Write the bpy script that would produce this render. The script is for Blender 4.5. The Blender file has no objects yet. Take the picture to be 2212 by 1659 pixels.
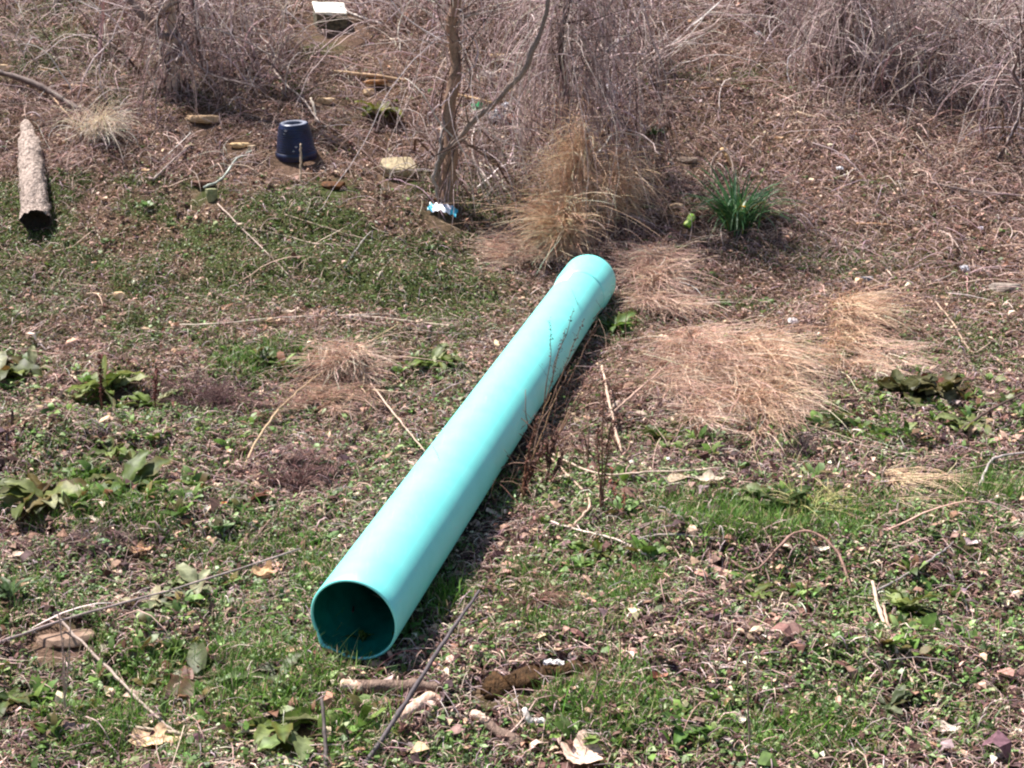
import bpy, math, random
import numpy as np
rng = np.random.default_rng(11)
random.seed(5)
S = bpy.context.scene
COL = S.collection
# ------------------------------------------------------------------ camera
PITCH = math.radians(14.0)
CAMZ = 2.515
FPX = 2904.5; CX = 1106.0; CY = 829.5       # photograph measured at 2212 x 1659
cs, sn = math.cos(PITCH), math.sin(PITCH)
CAM = np.array([0, 0, CAMZ])
cam = bpy.data.objects.new('camera', bpy.data.cameras.new('camera')); COL.objects.link(cam)
cam.location = (0, 0, CAMZ); cam.rotation_euler = (math.pi/2 - PITCH, 0, 0)
cam.data.sensor_width = 36; cam.data.lens = 36*FPX/2212.0; cam.data.clip_end = 500; cam.data.clip_start = 0.05
S.camera = cam

def ray(px, py):
    u = (px-CX)/FPX; v = (CY-py)/FPX
    return np.array([u, cs + v*sn, -sn + v*cs])
def cam2w(p):
    return CAM + np.array([p[0], p[2]*cs + p[1]*sn, -p[2]*sn + p[1]*cs])
def project(x, y, z):
    dx, dy, dz = x, y, z-CAMZ
    d = dy*cs - dz*sn; v = dy*sn + dz*cs
    return CX + FPX*dx/d, CY - FPX*v/d
# ------------------------------------------------------------------ pipe axis
F0 = 3414.0; Z0 = 4.6
A0 = Z0*np.array([-403/F0, -601/F0, 1.0])
DV = Z0*np.array([529.4/F0, 751/F0, 0.58])
PN = cam2w(A0); PF = cam2w(A0 + 1.44*DV)
AX = (PF-PN); PLEN = np.linalg.norm(AX); AX = AX/PLEN
PR = 0.158
SL = AX[2]/AX[1]
Z_AT0 = PN[2] - PN[1]*SL - PR*.985
# ------------------------------------------------------------------ noise and ground
def hsh(i, j, s):
    v = np.sin(i*127.1 + j*311.7 + s*74.7)*43758.5453
    return v - np.floor(v)
def vn(x, y, s=0):
    xi = np.floor(x); yi = np.floor(y); fx = x-xi; fy = y-yi
    fx = fx*fx*(3-2*fx); fy = fy*fy*(3-2*fy)
    a = hsh(xi, yi, s); b = hsh(xi+1, yi, s); c = hsh(xi, yi+1, s); d = hsh(xi+1, yi+1, s)
    return (a*(1-fx)+b*fx)*(1-fy) + (c*(1-fx)+d*fx)*fy
def fbm(x, y, s=0, o=3):
    r = 0; a = 1; t = 0
    for k in range(o):
        r = r + a*vn(x*2**k, y*2**k, s+k*7); t += a; a *= .5
    return r/t
def sp(x, w):
    return w*np.logaddexp(0, x/w)
BUMPS = []
def H(x, y):
    x = np.asarray(x, float); y = np.asarray(y, float)
    z = Z_AT0 + SL*y
    edge = 8.35 - 0.12*np.clip(x, -4, 4)*-1
    z = z + 0.36*sp(y-edge, .35) - 0.30*sp(y-19, 1.5)
    # distance from pipe axis in plan
    t = np.clip(((x-PN[0])*AX[0] + (y-PN[1])*AX[1])/(AX[0]**2+AX[1]**2), -.3, PLEN+.3)
    d = np.hypot(x-PN[0]-AX[0]*t, y-PN[1]-AX[1]*t)
    k = np.clip((d-.12)/.5, 0, 1)
    k = k*k*(3-2*k)
    n = (fbm(x*.9, y*.9, 3, 2)-.5)*.17 + (fbm(x*3.1, y*3.1, 9, 3)-.5)*.085
    z = z + n*k + (fbm(x*14, y*14, 21, 2)-.5)*.012*np.clip(k+.2, 0, 1)
    # little eroded ledge under the pot and a dirt bank at the left
    led = 1/(1+np.exp(-(y-(8.32+.06*np.sin(x*3)))/.04))
    z = z + .07*led*np.exp(-((x+1.3)/1.5)**2)*k
    z = z + .10*np.exp(-(((x+2.3)/.6)**2+((y-6.25)/.22)**2))
    for bx, by, rx, ry, bh in BUMPS: z = z + bh*k*np.exp(-(((x-bx)/rx)**2+((y-by)/ry)**2)**1.3)
    return z
TT = np.concatenate([np.arange(2.5, 16, .02), np.arange(16, 60, .2)])
def raised(px, py, h=0.0):
    """the point seen at a photograph position on a surface h above the ground"""
    r = ray(px, py); f = CAMZ + r[2]*TT - H(r[0]*TT, r[1]*TT) - h
    i = int(np.argmax(f <= 0)); i = max(i, 1)
    t = TT[i-1] + (TT[i]-TT[i-1])*f[i-1]/(f[i-1]-f[i]+1e-9)
    return CAM + r*t
def gp(px, py, lift=0.0):
    p = raised(px, py); return np.array([p[0], p[1], float(H(p[0], p[1]))+lift])
def at_y(px, py, y):
    """the point above the ground seen at px, py and standing in the vertical plane at depth y"""
    r = ray(px, py); t = y/r[1]
    return CAM + r*t
_b = []
for qx, qy, rx, ry, bh in [(1530, 760, .26, .34, .09), (1650, 810, .22, .25, .08), (1410, 585, .24, .26, .05), (1825, 690, .30, .30, .05), (735, 790, .28, .22, .05), (640, 1010, .2, .14, .05), (1240, 1120, .35, .2, .04), (300, 1120, .5, .2, .05), (700, 1480, .3, .12, .03), (1560, 1180, .6, .16, .05), (1900, 1420, .4, .14, .05)]:
    p_ = gp(qx, qy); _b.append((p_[0], p_[1], rx, ry, bh))
BUMPS.extend(_b)
# ------------------------------------------------------------------ object helpers
def tag(o, label=None, cat=None, group=None, kind=None):
    if label: o['label'] = label
    if cat: o['category'] = cat
    if group: o['group'] = group
    if kind: o['kind'] = kind
    return o
def empty(name, loc):
    o = bpy.data.objects.new(name, None); COL.objects.link(o); o.location = loc; o.empty_display_size = .1
    return o
def raw_mesh(name, V, loops, totals, cols=None, smooth=True):
    me = bpy.data.meshes.new(name)
    V = np.asarray(V, np.float32).reshape(-1, 3)
    me.vertices.add(len(V)); me.vertices.foreach_set('co', V.ravel())
    loops = np.asarray(loops, np.int32).ravel(); totals = np.asarray(totals, np.int32).ravel()
    me.loops.add(len(loops)); me.loops.foreach_set('vertex_index', loops)
    me.polygons.add(len(totals))
    st = np.zeros(len(totals), np.int32); st[1:] = np.cumsum(totals)[:-1]
    me.polygons.foreach_set('loop_start', st); me.polygons.foreach_set('loop_total', totals)
    me.polygons.foreach_set('use_smooth', np.full(len(totals), smooth))
    if cols is not None:
        c = np.ones((len(V), 4), np.float32); c[:, :3] = np.clip(np.asarray(cols).reshape(-1, 3), 0, 1)
        at = me.color_attributes.new('col', 'FLOAT_COLOR', 'POINT'); at.data.foreach_set('color', c.ravel())
    me.update(calc_edges=True)
    return me
def link(name, me, mat, parent=None, loc=None):
    """links a mesh built in world space; its origin goes to loc (or the parent's place)"""
    o = bpy.data.objects.new(name, me); COL.objects.link(o)
    if parent is not None:
        base = np.array(parent.matrix_basis.translation) if parent.parent is None else np.array(parent.parent.matrix_basis.translation)
        me.transform(__import__('mathutils').Matrix.Translation((-base[0], -base[1], -base[2])))
        o.parent = parent
    elif loc is not None:
        me.transform(__import__('mathutils').Matrix.Translation((-loc[0], -loc[1], -loc[2])))
        o.location = loc
    if mat: me.materials.append(mat)
    return o
class Buf:
    def __init__(s): s.V=[]; s.L=[]; s.T=[]; s.C=[]; s.n=0
    def add(s, V, L, T, C):
        V = np.asarray(V, float).reshape(-1, 3); s.V.append(V)
        s.L.append(np.asarray(L).ravel()+s.n); s.T.append(np.asarray(T).ravel())
        C = np.asarray(C, float)
        if C.ndim == 1: C = np.tile(C, (len(V), 1))
        s.C.append(C.reshape(-1, 3)); s.n += len(V); return s
    def mesh(s, name, smooth=True):
        return raw_mesh(name, np.concatenate(s.V), np.concatenate(s.L), np.concatenate(s.T), np.concatenate(s.C), smooth)
def nrm(v): return v/np.maximum(np.linalg.norm(v, axis=-1, keepdims=True), 1e-9)
def tubes(P, R, C, sides=3):
    """P n,k,3  R n,k  C n,3 (or n,k,3)"""
    n, k = P.shape[:2]
    T = np.zeros_like(P); T[:, 1:-1] = P[:, 2:]-P[:, :-2]; T[:, 0] = P[:, 1]-P[:, 0]; T[:, -1] = P[:, -1]-P[:, -2]
    T = nrm(T)
    ref = np.where(np.abs(nrm(P[:, -1]-P[:, 0])[:, None, 2:3]) > .75, np.array([1., 0, .2]), np.array([0, .2, 1.]))
    A = nrm(np.cross(T, ref)); B = np.cross(T, A)
    a = np.arange(sides)*2*math.pi/sides
    V = P[:, :, None, :] + R[:, :, None, None]*(A[:, :, None, :]*np.cos(a)[None, None, :, None] + B[:, :, None, :]*np.sin(a)[None, None, :, None])
    i = np.arange(k-1)[:, None]*sides; j = np.arange(sides)[None, :]; j2 = (j+1) % sides
    q = np.stack([i+j, i+j2, i+sides+j2, i+sides+j], -1).reshape(-1, 4)
    L = (np.arange(n)[:, None, None]*k*sides + q[None]).reshape(-1)
    Tt = np.full(len(L)//4, 4)
    # end caps
    c0 = np.arange(sides)[::-1]; c1 = (k-1)*sides+np.arange(sides)
    cap = np.stack([c0, c1]); Lc = (np.arange(n)[:, None, None]*k*sides+cap[None]).reshape(-1)
    L = np.concatenate([L, Lc]); Tt = np.concatenate([Tt, np.full(2*n, sides)])
    if C.ndim == 2: Cc = np.repeat(C, k*sides, 0)
    else: Cc = np.repeat(C.reshape(-1, 3), sides, 0)
    return V.reshape(-1, 3), L, Tt, Cc
def ribbons(P, W, Sd, C):
    """P n,k,3 centre line, W n,k half width, Sd n,3 side direction"""
    n, k = P.shape[:2]
    V = np.stack([P-Sd[:, None]*W[..., None], P+Sd[:, None]*W[..., None]], 2)
    i = np.arange(k-1)*2
    q = np.stack([i, i+1, i+3, i+2], -1)
    L = (np.arange(n)[:, None, None]*k*2+q[None]).reshape(-1)
    Cc = np.repeat(C, k*2, 0) if C.ndim == 2 else np.repeat(C.reshape(-1, 3), 2, 0)
    return V.reshape(-1, 3), L, np.full(len(L)//4, 4), Cc
def hexleaves(O, yaw, pitch, roll, Ln, Wd, bend, C):
    """small six-cornered curled leaves"""
    n = len(O)
    t = np.stack([np.cos(yaw)*np.cos(pitch), np.sin(yaw)*np.cos(pitch), np.sin(pitch)], -1)
    s0 = np.stack([-np.sin(yaw), np.cos(yaw), np.zeros(n)], -1)
    n0 = np.cross(t, s0)*-1
    n0 = np.cross(s0, t)*-1
    s = s0*np.cos(roll)[:, None] + n0*np.sin(roll)[:, None]; nn = np.cross(t, s)
    loc = np.array([[0, 0, 0], [.3, -.5, .0], [.3, .5, .0], [.72, -.42, 0], [.72, .42, 0], [1., 0, 0]])
    jit = rng.normal(0, .07, (n, 6, 2))
    a = (loc[None, :, 0]+jit[..., 0])*Ln[:, None]; b = (loc[None, :, 1]+jit[..., 1])*Wd[:, None]
    c = bend[:, None]*Ln[:, None]*(-4*(loc[None, :, 0]-.5)**2+1) + np.abs(b)*rng.uniform(-.2, .7, (n, 1))
    V = O[:, None]+t[:, None]*a[..., None]+s[:, None]*b[..., None]+nn[:, None]*c[..., None]
    pat = np.array([0, 2, 1, 1, 2, 4, 3, 3, 4, 5])
    L = (np.arange(n)[:, None]*6+pat[None]).ravel()
    T = np.tile(np.array([3, 4, 3]), n)
    return V.reshape(-1, 3), L, T, np.repeat(C, 6, 0)
def srgb(*c):
    c = np.array(c, float)/255
    return np.where(c <= .04045, c/12.92, ((c+.055)/1.055)**2.4)
def pal(n, colors, w=None, jit=.18):
    cols = np.array([srgb(*c) for c in colors])
    if w is not None: w = np.array(w, float)/sum(w)
    i = rng.choice(len(cols), n, p=w)
    c = cols[i]*np.exp(rng.normal(0, jit, (n, 1)))*np.exp(rng.normal(0, .05, (n, 3)))
    return c
# ------------------------------------------------------------------ materials
def newmat(name):
    m = bpy.data.materials.new(name); m.use_nodes = True
    nt = m.node_tree; return m, nt, nt.nodes['Principled BSDF'], nt.nodes['Material Output']
def attr_mat(name, rough=.8, transl=0.0, spec=.25, nscale=60, namt=.5):
    m, nt, b, out = newmat(name)
    at = nt.nodes.new('ShaderNodeAttribute'); at.attribute_name = 'col'
    tc = nt.nodes.new('ShaderNodeNewGeometry')
    nz = nt.nodes.new('ShaderNodeTexNoise'); nz.inputs['Scale'].default_value = nscale; nz.inputs['Detail'].default_value = 3
    nt.links.new(tc.outputs['Position'], nz.inputs['Vector'])
    mr = nt.nodes.new('ShaderNodeMapRange'); mr.inputs['From Min'].default_value = .3; mr.inputs['From Max'].default_value = .7
    mr.inputs['To Min'].default_value = 1-namt; mr.inputs['To Max'].default_value = 1+namt
    nt.links.new(nz.outputs['Fac'], mr.inputs['Value'])
    mx = nt.nodes.new('ShaderNodeVectorMath'); mx.operation = 'SCALE'
    nt.links.new(at.outputs['Color'], mx.inputs[0]); nt.links.new(mr.outputs['Result'], mx.inputs['Scale'])
    nt.links.new(mx.outputs[0], b.inputs['Base Color'])
    b.inputs['Roughness'].default_value = rough; b.inputs['Specular IOR Level'].default_value = spec
    if transl > 0:
        tr = nt.nodes.new('ShaderNodeBsdfTranslucent'); nt.links.new(mx.outputs[0], tr.inputs['Color'])
        ms = nt.nodes.new('ShaderNodeMixShader'); ms.inputs[0].default_value = transl
        nt.links.new(b.outputs[0], ms.inputs[1]); nt.links.new(tr.outputs[0], ms.inputs[2]); nt.links.new(ms.outputs[0], out.inputs['Surface'])
    return m
M_LIT = attr_mat('dead_plant_matter', .75, .12, .3)
M_STEM = attr_mat('dry_stem', .7, 0, .3, 90, .3)
M_GRN = attr_mat('green_leaf', .5, .25, .4, 50, .3)
M_DOCK = attr_mat('broad_leaf', .52, .3, .3, 35, .4)
M_STRAW = attr_mat('straw', .6, .06, .35, 40, .25)

def bark_mat(name, c1, c2, scale=18, stretch=4, bump=.5):
    m, nt, b, out = newmat(name)
    tc = nt.nodes.new('ShaderNodeTexCoord'); mp = nt.nodes.new('ShaderNodeMapping'); mp.inputs['Scale'].default_value = (scale, scale/stretch, scale)
    nt.links.new(tc.outputs['Object'], mp.inputs['Vector'])
    nz = nt.nodes.new('ShaderNodeTexNoise'); nz.inputs['Scale'].default_value = 1.6; nz.inputs['Detail'].default_value = 8; nz.inputs['Roughness'].default_value = .7
    vo = nt.nodes.new('ShaderNodeTexVoronoi'); vo.feature = 'DISTANCE_TO_EDGE'; vo.inputs['Scale'].default_value = 1.8
    for q in (nz, vo): nt.links.new(mp.outputs[0], q.inputs['Vector'])
    r = nt.nodes.new('ShaderNodeValToRGB'); r.color_ramp.elements[0].position = .35; r.color_ramp.elements[1].position = .65
    r.color_ramp.elements[0].color = (*srgb(*c1), 1); r.color_ramp.elements[1].color = (*srgb(*c2), 1)
    nt.links.new(nz.outputs['Fac'], r.inputs[0]); nt.links.new(r.outputs[0], b.inputs['Base Color'])
    ad = nt.nodes.new('ShaderNodeMath'); ad.operation = 'MULTIPLY_ADD'; ad.inputs[1].default_value = .8
    nt.links.new(vo.outputs['Distance'], ad.inputs[0]); nt.links.new(nz.outputs['Fac'], ad.inputs[2])
    bp = nt.nodes.new('ShaderNodeBump'); bp.inputs['Strength'].default_value = bump; bp.inputs['Distance'].default_value = .02
    nt.links.new(ad.outputs[0], bp.inputs['Height']); nt.links.new(bp.outputs[0], b.inputs['Normal'])
    b.inputs['Roughness'].default_value = .85; b.inputs['Specular IOR Level'].default_value = .2
    return m
def noise_mat(name, c1, c2, scale=20, rough=.8, bump=.3, spec=.3, lo=.4, hi=.6, metal=0):
    m, nt, b, out = newmat(name)
    tc = nt.nodes.new('ShaderNodeTexCoord')
    nz = nt.nodes.new('ShaderNodeTexNoise'); nz.inputs['Scale'].default_value = scale; nz.inputs['Detail'].default_value = 7; nz.inputs['Roughness'].default_value = .65
    nt.links.new(tc.outputs['Object'], nz.inputs['Vector'])
    r = nt.nodes.new('ShaderNodeValToRGB'); r.color_ramp.elements[0].position = lo; r.color_ramp.elements[1].position = hi
    r.color_ramp.elements[0].color = (*srgb(*c1), 1); r.color_ramp.elements[1].color = (*srgb(*c2), 1)
    nt.links.new(nz.outputs['Fac'], r.inputs[0]); nt.links.new(r.outputs[0], b.inputs['Base Color'])
    bp = nt.nodes.new('ShaderNodeBump'); bp.inputs['Strength'].default_value = bump; bp.inputs['Distance'].default_value = .01
    nt.links.new(nz.outputs['Fac'], bp.inputs['Height']); nt.links.new(bp.outputs[0], b.inputs['Normal'])
    b.inputs['Roughness'].default_value = rough; b.inputs['Specular IOR Level'].default_value = spec; b.inputs['Metallic'].default_value = metal
    return m
# ------------------------------------------------------------------ light
SUN_EL, SUN_AZ = math.radians(61), math.radians(-58)       # azimuth from +Y towards +X
sd = np.array([math.sin(SUN_AZ)*math.cos(SUN_EL), math.cos(SUN_AZ)*math.cos(SUN_EL), math.sin(SUN_EL)])
w = bpy.data.worlds.new('World'); S.world = w; w.use_nodes = True
sky = w.node_tree.nodes.new('ShaderNodeTexSky'); sky.sky_type = 'NISHITA'; sky.sun_disc = False
sky.sun_elevation = SUN_EL; sky.sun_rotation = SUN_AZ
bg = w.node_tree.nodes['Background']; bg.inputs['Strength'].default_value = .068
w.node_tree.links.new(sky.outputs[0], bg.inputs['Color'])
sl = bpy.data.lights.new('sun', 'SUN'); sl.energy = 5.0; sl.angle = math.radians(.53); sl.color = (1, .955, .90)
so = bpy.data.objects.new('sun', sl); COL.objects.link(so)
from mathutils import Vector
so.rotation_euler = Vector(sd).to_track_quat('Z', 'Y').to_euler()
S.view_settings.view_transform = 'Standard'; S.view_settings.look = 'None'; S.view_settings.exposure = 1.05; S.view_settings.gamma = 1
S.cycles.max_bounces = 6; S.cycles.filter_width = 2.2
# ------------------------------------------------------------------ ground sheet
def axis(a, b, fine, far_lo, far_hi):
    c = np.arange(a, b+1e-6, fine)
    lo = []; x = a; st = fine
    while x > far_lo: st *= 1.25; x -= st; lo.append(x)
    hi = []; x = b; st = fine
    while x < far_hi: st *= 1.25; x += st; hi.append(x)
    return np.concatenate([lo[::-1], c, hi])
gx = axis(-6, 6, .03, -150, 150); gy = axis(3.2, 15, .03, -60, 220)
X, Y = np.meshgrid(gx, gy)
V = np.stack([X, Y, H(X, Y)], -1)
nx, ny = len(gx), len(gy)
i = (np.arange(ny-1)[:, None]*nx+np.arange(nx-1)[None]).ravel()
GV = V.reshape(-1, 3).copy()
me = raw_mesh('ground', V, np.stack([i, i+1, i+nx+1, i+nx], -1), np.full(len(i), 4))
m, nt, b, out = newmat('soil')
g = nt.nodes.new('ShaderNodeNewGeometry')
n1 = nt.nodes.new('ShaderNodeTexNoise'); n1.inputs['Scale'].default_value = 2.2; n1.inputs['Detail'].default_value = 6
n2 = nt.nodes.new('ShaderNodeTexNoise'); n2.inputs['Scale'].default_value = 55; n2.inputs['Detail'].default_value = 6; n2.inputs['Roughness'].default_value = .75
for q in (n1, n2): nt.links.new(g.outputs['Position'], q.inputs['Vector'])
r1 = nt.nodes.new('ShaderNodeValToRGB'); e = r1.color_ramp.elements
e[0].position = .3; e[0].color = (*srgb(56, 42, 35), 1); e[1].position = .7; e[1].color = (*srgb(150, 120, 102), 1)
x = e.new(.5); x.color = (*srgb(104, 82, 70), 1)
nt.links.new(n2.outputs['Fac'], r1.inputs[0])
ms_ = nt.nodes.new('ShaderNodeMix'); ms_.data_type = 'RGBA'; ma = nt.nodes.new('ShaderNodeAttribute'); ma.attribute_name = 'moss'
nt.links.new(ma.outputs['Fac'], ms_.inputs[0]); ms_.inputs[7].default_value = (*srgb(64, 76, 36), 1)
mx = nt.nodes.new('ShaderNodeMix'); mx.data_type = 'RGBA'; mx.blend_type = 'MULTIPLY'
r2 = nt.nodes.new('ShaderNodeValToRGB'); r2.color_ramp.elements[0].position = .4; r2.color_ramp.elements[1].position = .6
r2.color_ramp.elements[0].color = (.75, .75, .68, 1); r2.color_ramp.elements[1].color = (1, 1, 1, 1)
nt.links.new(n1.outputs['Fac'], r2.inputs[0]); mx.inputs[0].default_value = 1
nt.links.new(r1.outputs[0], mx.inputs[6]); nt.links.new(r2.outputs[0], mx.inputs[7]); nt.links.new(mx.outputs[2], ms_.inputs[6]); nt.links.new(ms_.outputs[2], b.inputs['Base Color'])
bp = nt.nodes.new('ShaderNodeBump'); bp.inputs['Distance'].default_value = .015; bp.inputs['Strength'].default_value = .8
nt.links.new(n2.outputs['Fac'], bp.inputs['Height']); nt.links.new(bp.outputs[0], b.inputs['Normal']); b.inputs['Roughness'].default_value = .95
b.inputs['Specular IOR Level'].default_value = .1
tag(link('ground', me, m), 'rough brown hillside soil rising towards the top of the view', None, None, 'structure')
# ------------------------------------------------------------------ pipe
def lathe(prof, axis_o, axis_d, segs=96, closed=False, col=(1, 1, 1), squash=None):
    axis_d = np.array(axis_d)/np.linalg.norm(axis_d)
    a = nrm(np.cross(axis_d, [0, 0, 1.])); bb = np.cross(a, axis_d)
    th = np.arange(segs)*2*math.pi/segs
    V = []
    for (s, r) in prof:
        V.append(np.array(axis_o)+axis_d*s + r*(np.cos(th)[:, None]*a+np.sin(th)[:, None]*bb))
    k = len(prof); kk = k if closed else k-1
    ii = np.arange(kk)[:, None]*segs; jj = np.arange(segs)[None]; j2 = (jj+1) % segs
    i2 = (np.arange(kk)[:, None]+1) % k*segs
    q = np.stack([ii+jj, i2+jj, i2+j2, ii+j2], -1).reshape(-1, 4)
    return np.concatenate(V), q.ravel(), np.full(len(q), 4), np.array(col)
m, nt, b, out = newmat('green_pvc')
tc = nt.nodes.new('ShaderNodeNewGeometry')
nz = nt.nodes.new('ShaderNodeTexNoise'); nz.inputs['Scale'].default_value = 9; nz.inputs['Detail'].default_value = 8; nz.inputs['Roughness'].default_value = .7
nt.links.new(tc.outputs['Position'], nz.inputs['Vector'])
rr = nt.nodes.new('ShaderNodeValToRGB'); e = rr.color_ramp.elements
e[0].position = .3; e[0].color = (.19, .80, .73, 1); e[1].position = .68; e[1].color = (.24, .86, .80, 1)
nt.links.new(nz.outputs['Fac'], rr.inputs[0])
nz2 = nt.nodes.new('ShaderNodeTexNoise'); nz2.inputs['Scale'].default_value = 60; nz2.inputs['Detail'].default_value = 4
nt.links.new(tc.outputs['Position'], nz2.inputs['Vector'])
r3 = nt.nodes.new('ShaderNodeValToRGB'); r3.color_ramp.elements[0].position = .70; r3.color_ramp.elements[1].position = .78
r3.color_ramp.elements[0].color = (0, 0, 0, 1); r3.color_ramp.elements[1].color = (.45, .45, .45, 1)
nt.links.new(nz2.outputs['Fac'], r3.inputs[0])
mpg = nt.nodes.new('ShaderNodeMapping'); mpg.inputs['Rotation'].default_value = (0, 0, math.atan2(AX[0], AX[1])); mpg.inputs['Scale'].default_value = (26, 1.1, 26)
nt.links.new(tc.outputs['Position'], mpg.inputs['Vector'])
nsc = nt.nodes.new('ShaderNodeTexNoise'); nsc.inputs['Scale'].default_value = 2.0; nsc.inputs['Detail'].default_value = 6; nsc.inputs['Roughness'].default_value = .8; nt.links.new(mpg.outputs[0], nsc.inputs['Vector'])
rsc = nt.nodes.new('ShaderNodeValToRGB'); rsc.color_ramp.elements[0].position = .56; rsc.color_ramp.elements[1].position = .74
rsc.color_ramp.elements[0].color = (0, 0, 0, 1); rsc.color_ramp.elements[1].color = (.4, .4, .4, 1); nt.links.new(nsc.outputs['Fac'], rsc.inputs[0])
msc = nt.nodes.new('ShaderNodeMix'); msc.data_type = 'RGBA'; nt.links.new(rsc.outputs[0], msc.inputs[0]); nt.links.new(rr.outputs[0], msc.inputs[6]); msc.inputs[7].default_value = (.42, .66, .60, 1)
mx = nt.nodes.new('ShaderNodeMix'); mx.data_type = 'RGBA'
nt.links.new(r3.outputs[0], mx.inputs[0]); nt.links.new(msc.outputs[2], mx.inputs[6]); mx.inputs[7].default_value = (.25, .3, .24, 1)
nt.links.new(mx.outputs[2], b.inputs['Base Color'])
mr = nt.nodes.new('ShaderNodeMapRange'); mr.inputs['To Min'].default_value = .44; mr.inputs['To Max'].default_value = .54
nt.links.new(nz.outputs['Fac'], mr.inputs['Value']); nt.links.new(mr.outputs[0], b.inputs['Roughness'])
b.inputs['Specular IOR Level'].default_value = 1.0
b.inputs['Coat Weight'].default_value = .25; b.inputs['Coat Roughness'].default_value = .45
M_PVC = m
pipe = empty('pipe', PN - np.array([0, 0, PR]))
tag(pipe, 'long turquoise green plastic sewer pipe lying down the slope, dark open end nearest', 'pipe')
WALL = .0085; BL = .36
Lb = PLEN-BL
th = np.linspace(0, 1, 60)
prof = [(.012, PR-WALL), (0, PR-WALL), (0, PR-WALL*.75), (.002, PR-.002), (.006, PR)] + [(s, PR) for s in np.linspace(.05, Lb, 40)]
bf = Buf().add(*lathe(prof, PN, AX, 128))
V_ = bf.V[0]; rel = V_-PN; s_ = rel@AX; ra = rel-np.outer(s_, AX); a0_ = nrm(np.cross(AX, [0, 0, 1.])); b0_ = np.cross(a0_, AX)
an = np.degrees(np.arctan2(ra@b0_, ra@a0_)) % 360; cw = np.exp(-((an-222)/9)**2)*np.clip(1-s_/.05, 0, 1)
V_ += nrm(ra)*(cw*.014)[:, None]-np.outer(cw*.006, AX)+np.outer((s_ < .007)*np.where(np.abs(an-205) < 3, .006, 0)*1.0, AX)
link('barrel', bf.mesh('barrel'), M_PVC, pipe)
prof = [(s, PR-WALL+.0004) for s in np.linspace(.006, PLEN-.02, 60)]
bf = Buf().add(*lathe(prof, PN, AX, 96)); link('inner_wall', bf.mesh('inner_wall'), noise_mat('shaded_inner_pvc', (10, 98, 84), (20, 134, 116), 5, .45, .05, .4), pipe)  # darker copy of the PVC: shade of the bore put into the colour
BR = PR*1.085
prof = [(Lb+.001, PR-WALL), (Lb+.001, PR+.001), (Lb+.03, PR+.003), (Lb+.08, BR-.002), (Lb+.11, BR)] + [(Lb+s, BR) for s in np.linspace(.14, BL-.006, 6)] + [(PLEN, BR-.004), (PLEN, BR-WALL), (Lb+.12, BR-WALL), (Lb+.05, PR-WALL)]
bf = Buf().add(*lathe(prof, PN, AX, 128, True)); link('bell_socket', bf.mesh('bell_socket'), M_PVC, pipe)
# pale patch on the upper left side just before the bell
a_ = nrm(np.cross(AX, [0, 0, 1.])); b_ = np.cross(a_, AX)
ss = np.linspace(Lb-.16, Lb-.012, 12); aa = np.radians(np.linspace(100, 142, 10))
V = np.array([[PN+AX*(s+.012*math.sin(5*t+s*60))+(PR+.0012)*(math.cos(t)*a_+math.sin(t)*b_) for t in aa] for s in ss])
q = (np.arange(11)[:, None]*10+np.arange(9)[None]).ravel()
me = raw_mesh('pale_patch', V, np.stack([q, q+1, q+11, q+10], -1), np.full(len(q), 4))
o = link('pale_patch', me, noise_mat('faded_label', (244, 222, 228), (252, 248, 248), 30, .5, .05), pipe)
o['label'] = 'pinkish white patch beside the bell socket'
# ------------------------------------------------------------------ masks in photograph coordinates, looked up for each world point
def blobs(px, py, lst):
    r = np.zeros_like(px)
    for cx, cy, rx, ry, a in lst:
        d = ((px-cx)/rx)**2+((py-cy)/ry)**2
        r = np.maximum(r, a*np.exp(-(d**1.5)*.8))
    return r
def sstep(a, b, x):
    t = np.clip((x-a)/(b-a), 0, 1); return t*t*(3-2*t)
STRAWB = [(1250, 430, 110, 170, 1), (1420, 600, 90, 80, 1), (1545, 820, 190, 120, 1), (1840, 690, 110, 80, 1), (740, 820, 110, 70, .9), (1230, 560, 130, 60, .8), (1640, 870, 160, 60, .9), (1990, 1050, 120, 40, .3)]
DIRTB = [(110, 900, 110, 42, 1), (170, 1390, 100, 36, .95), (700, 1428, 80, 22, .9), (640, 395, 170, 22, .7), (870, 340, 120, 60, .5), (850, 110, 130, 60, .6), (1720, 120, 130, 50, .5), (1580, 300, 130, 60, .35), (1250, 150, 120, 60, .3)]
def m_dirt(px, py): return blobs(px, py, DIRTB)
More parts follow.
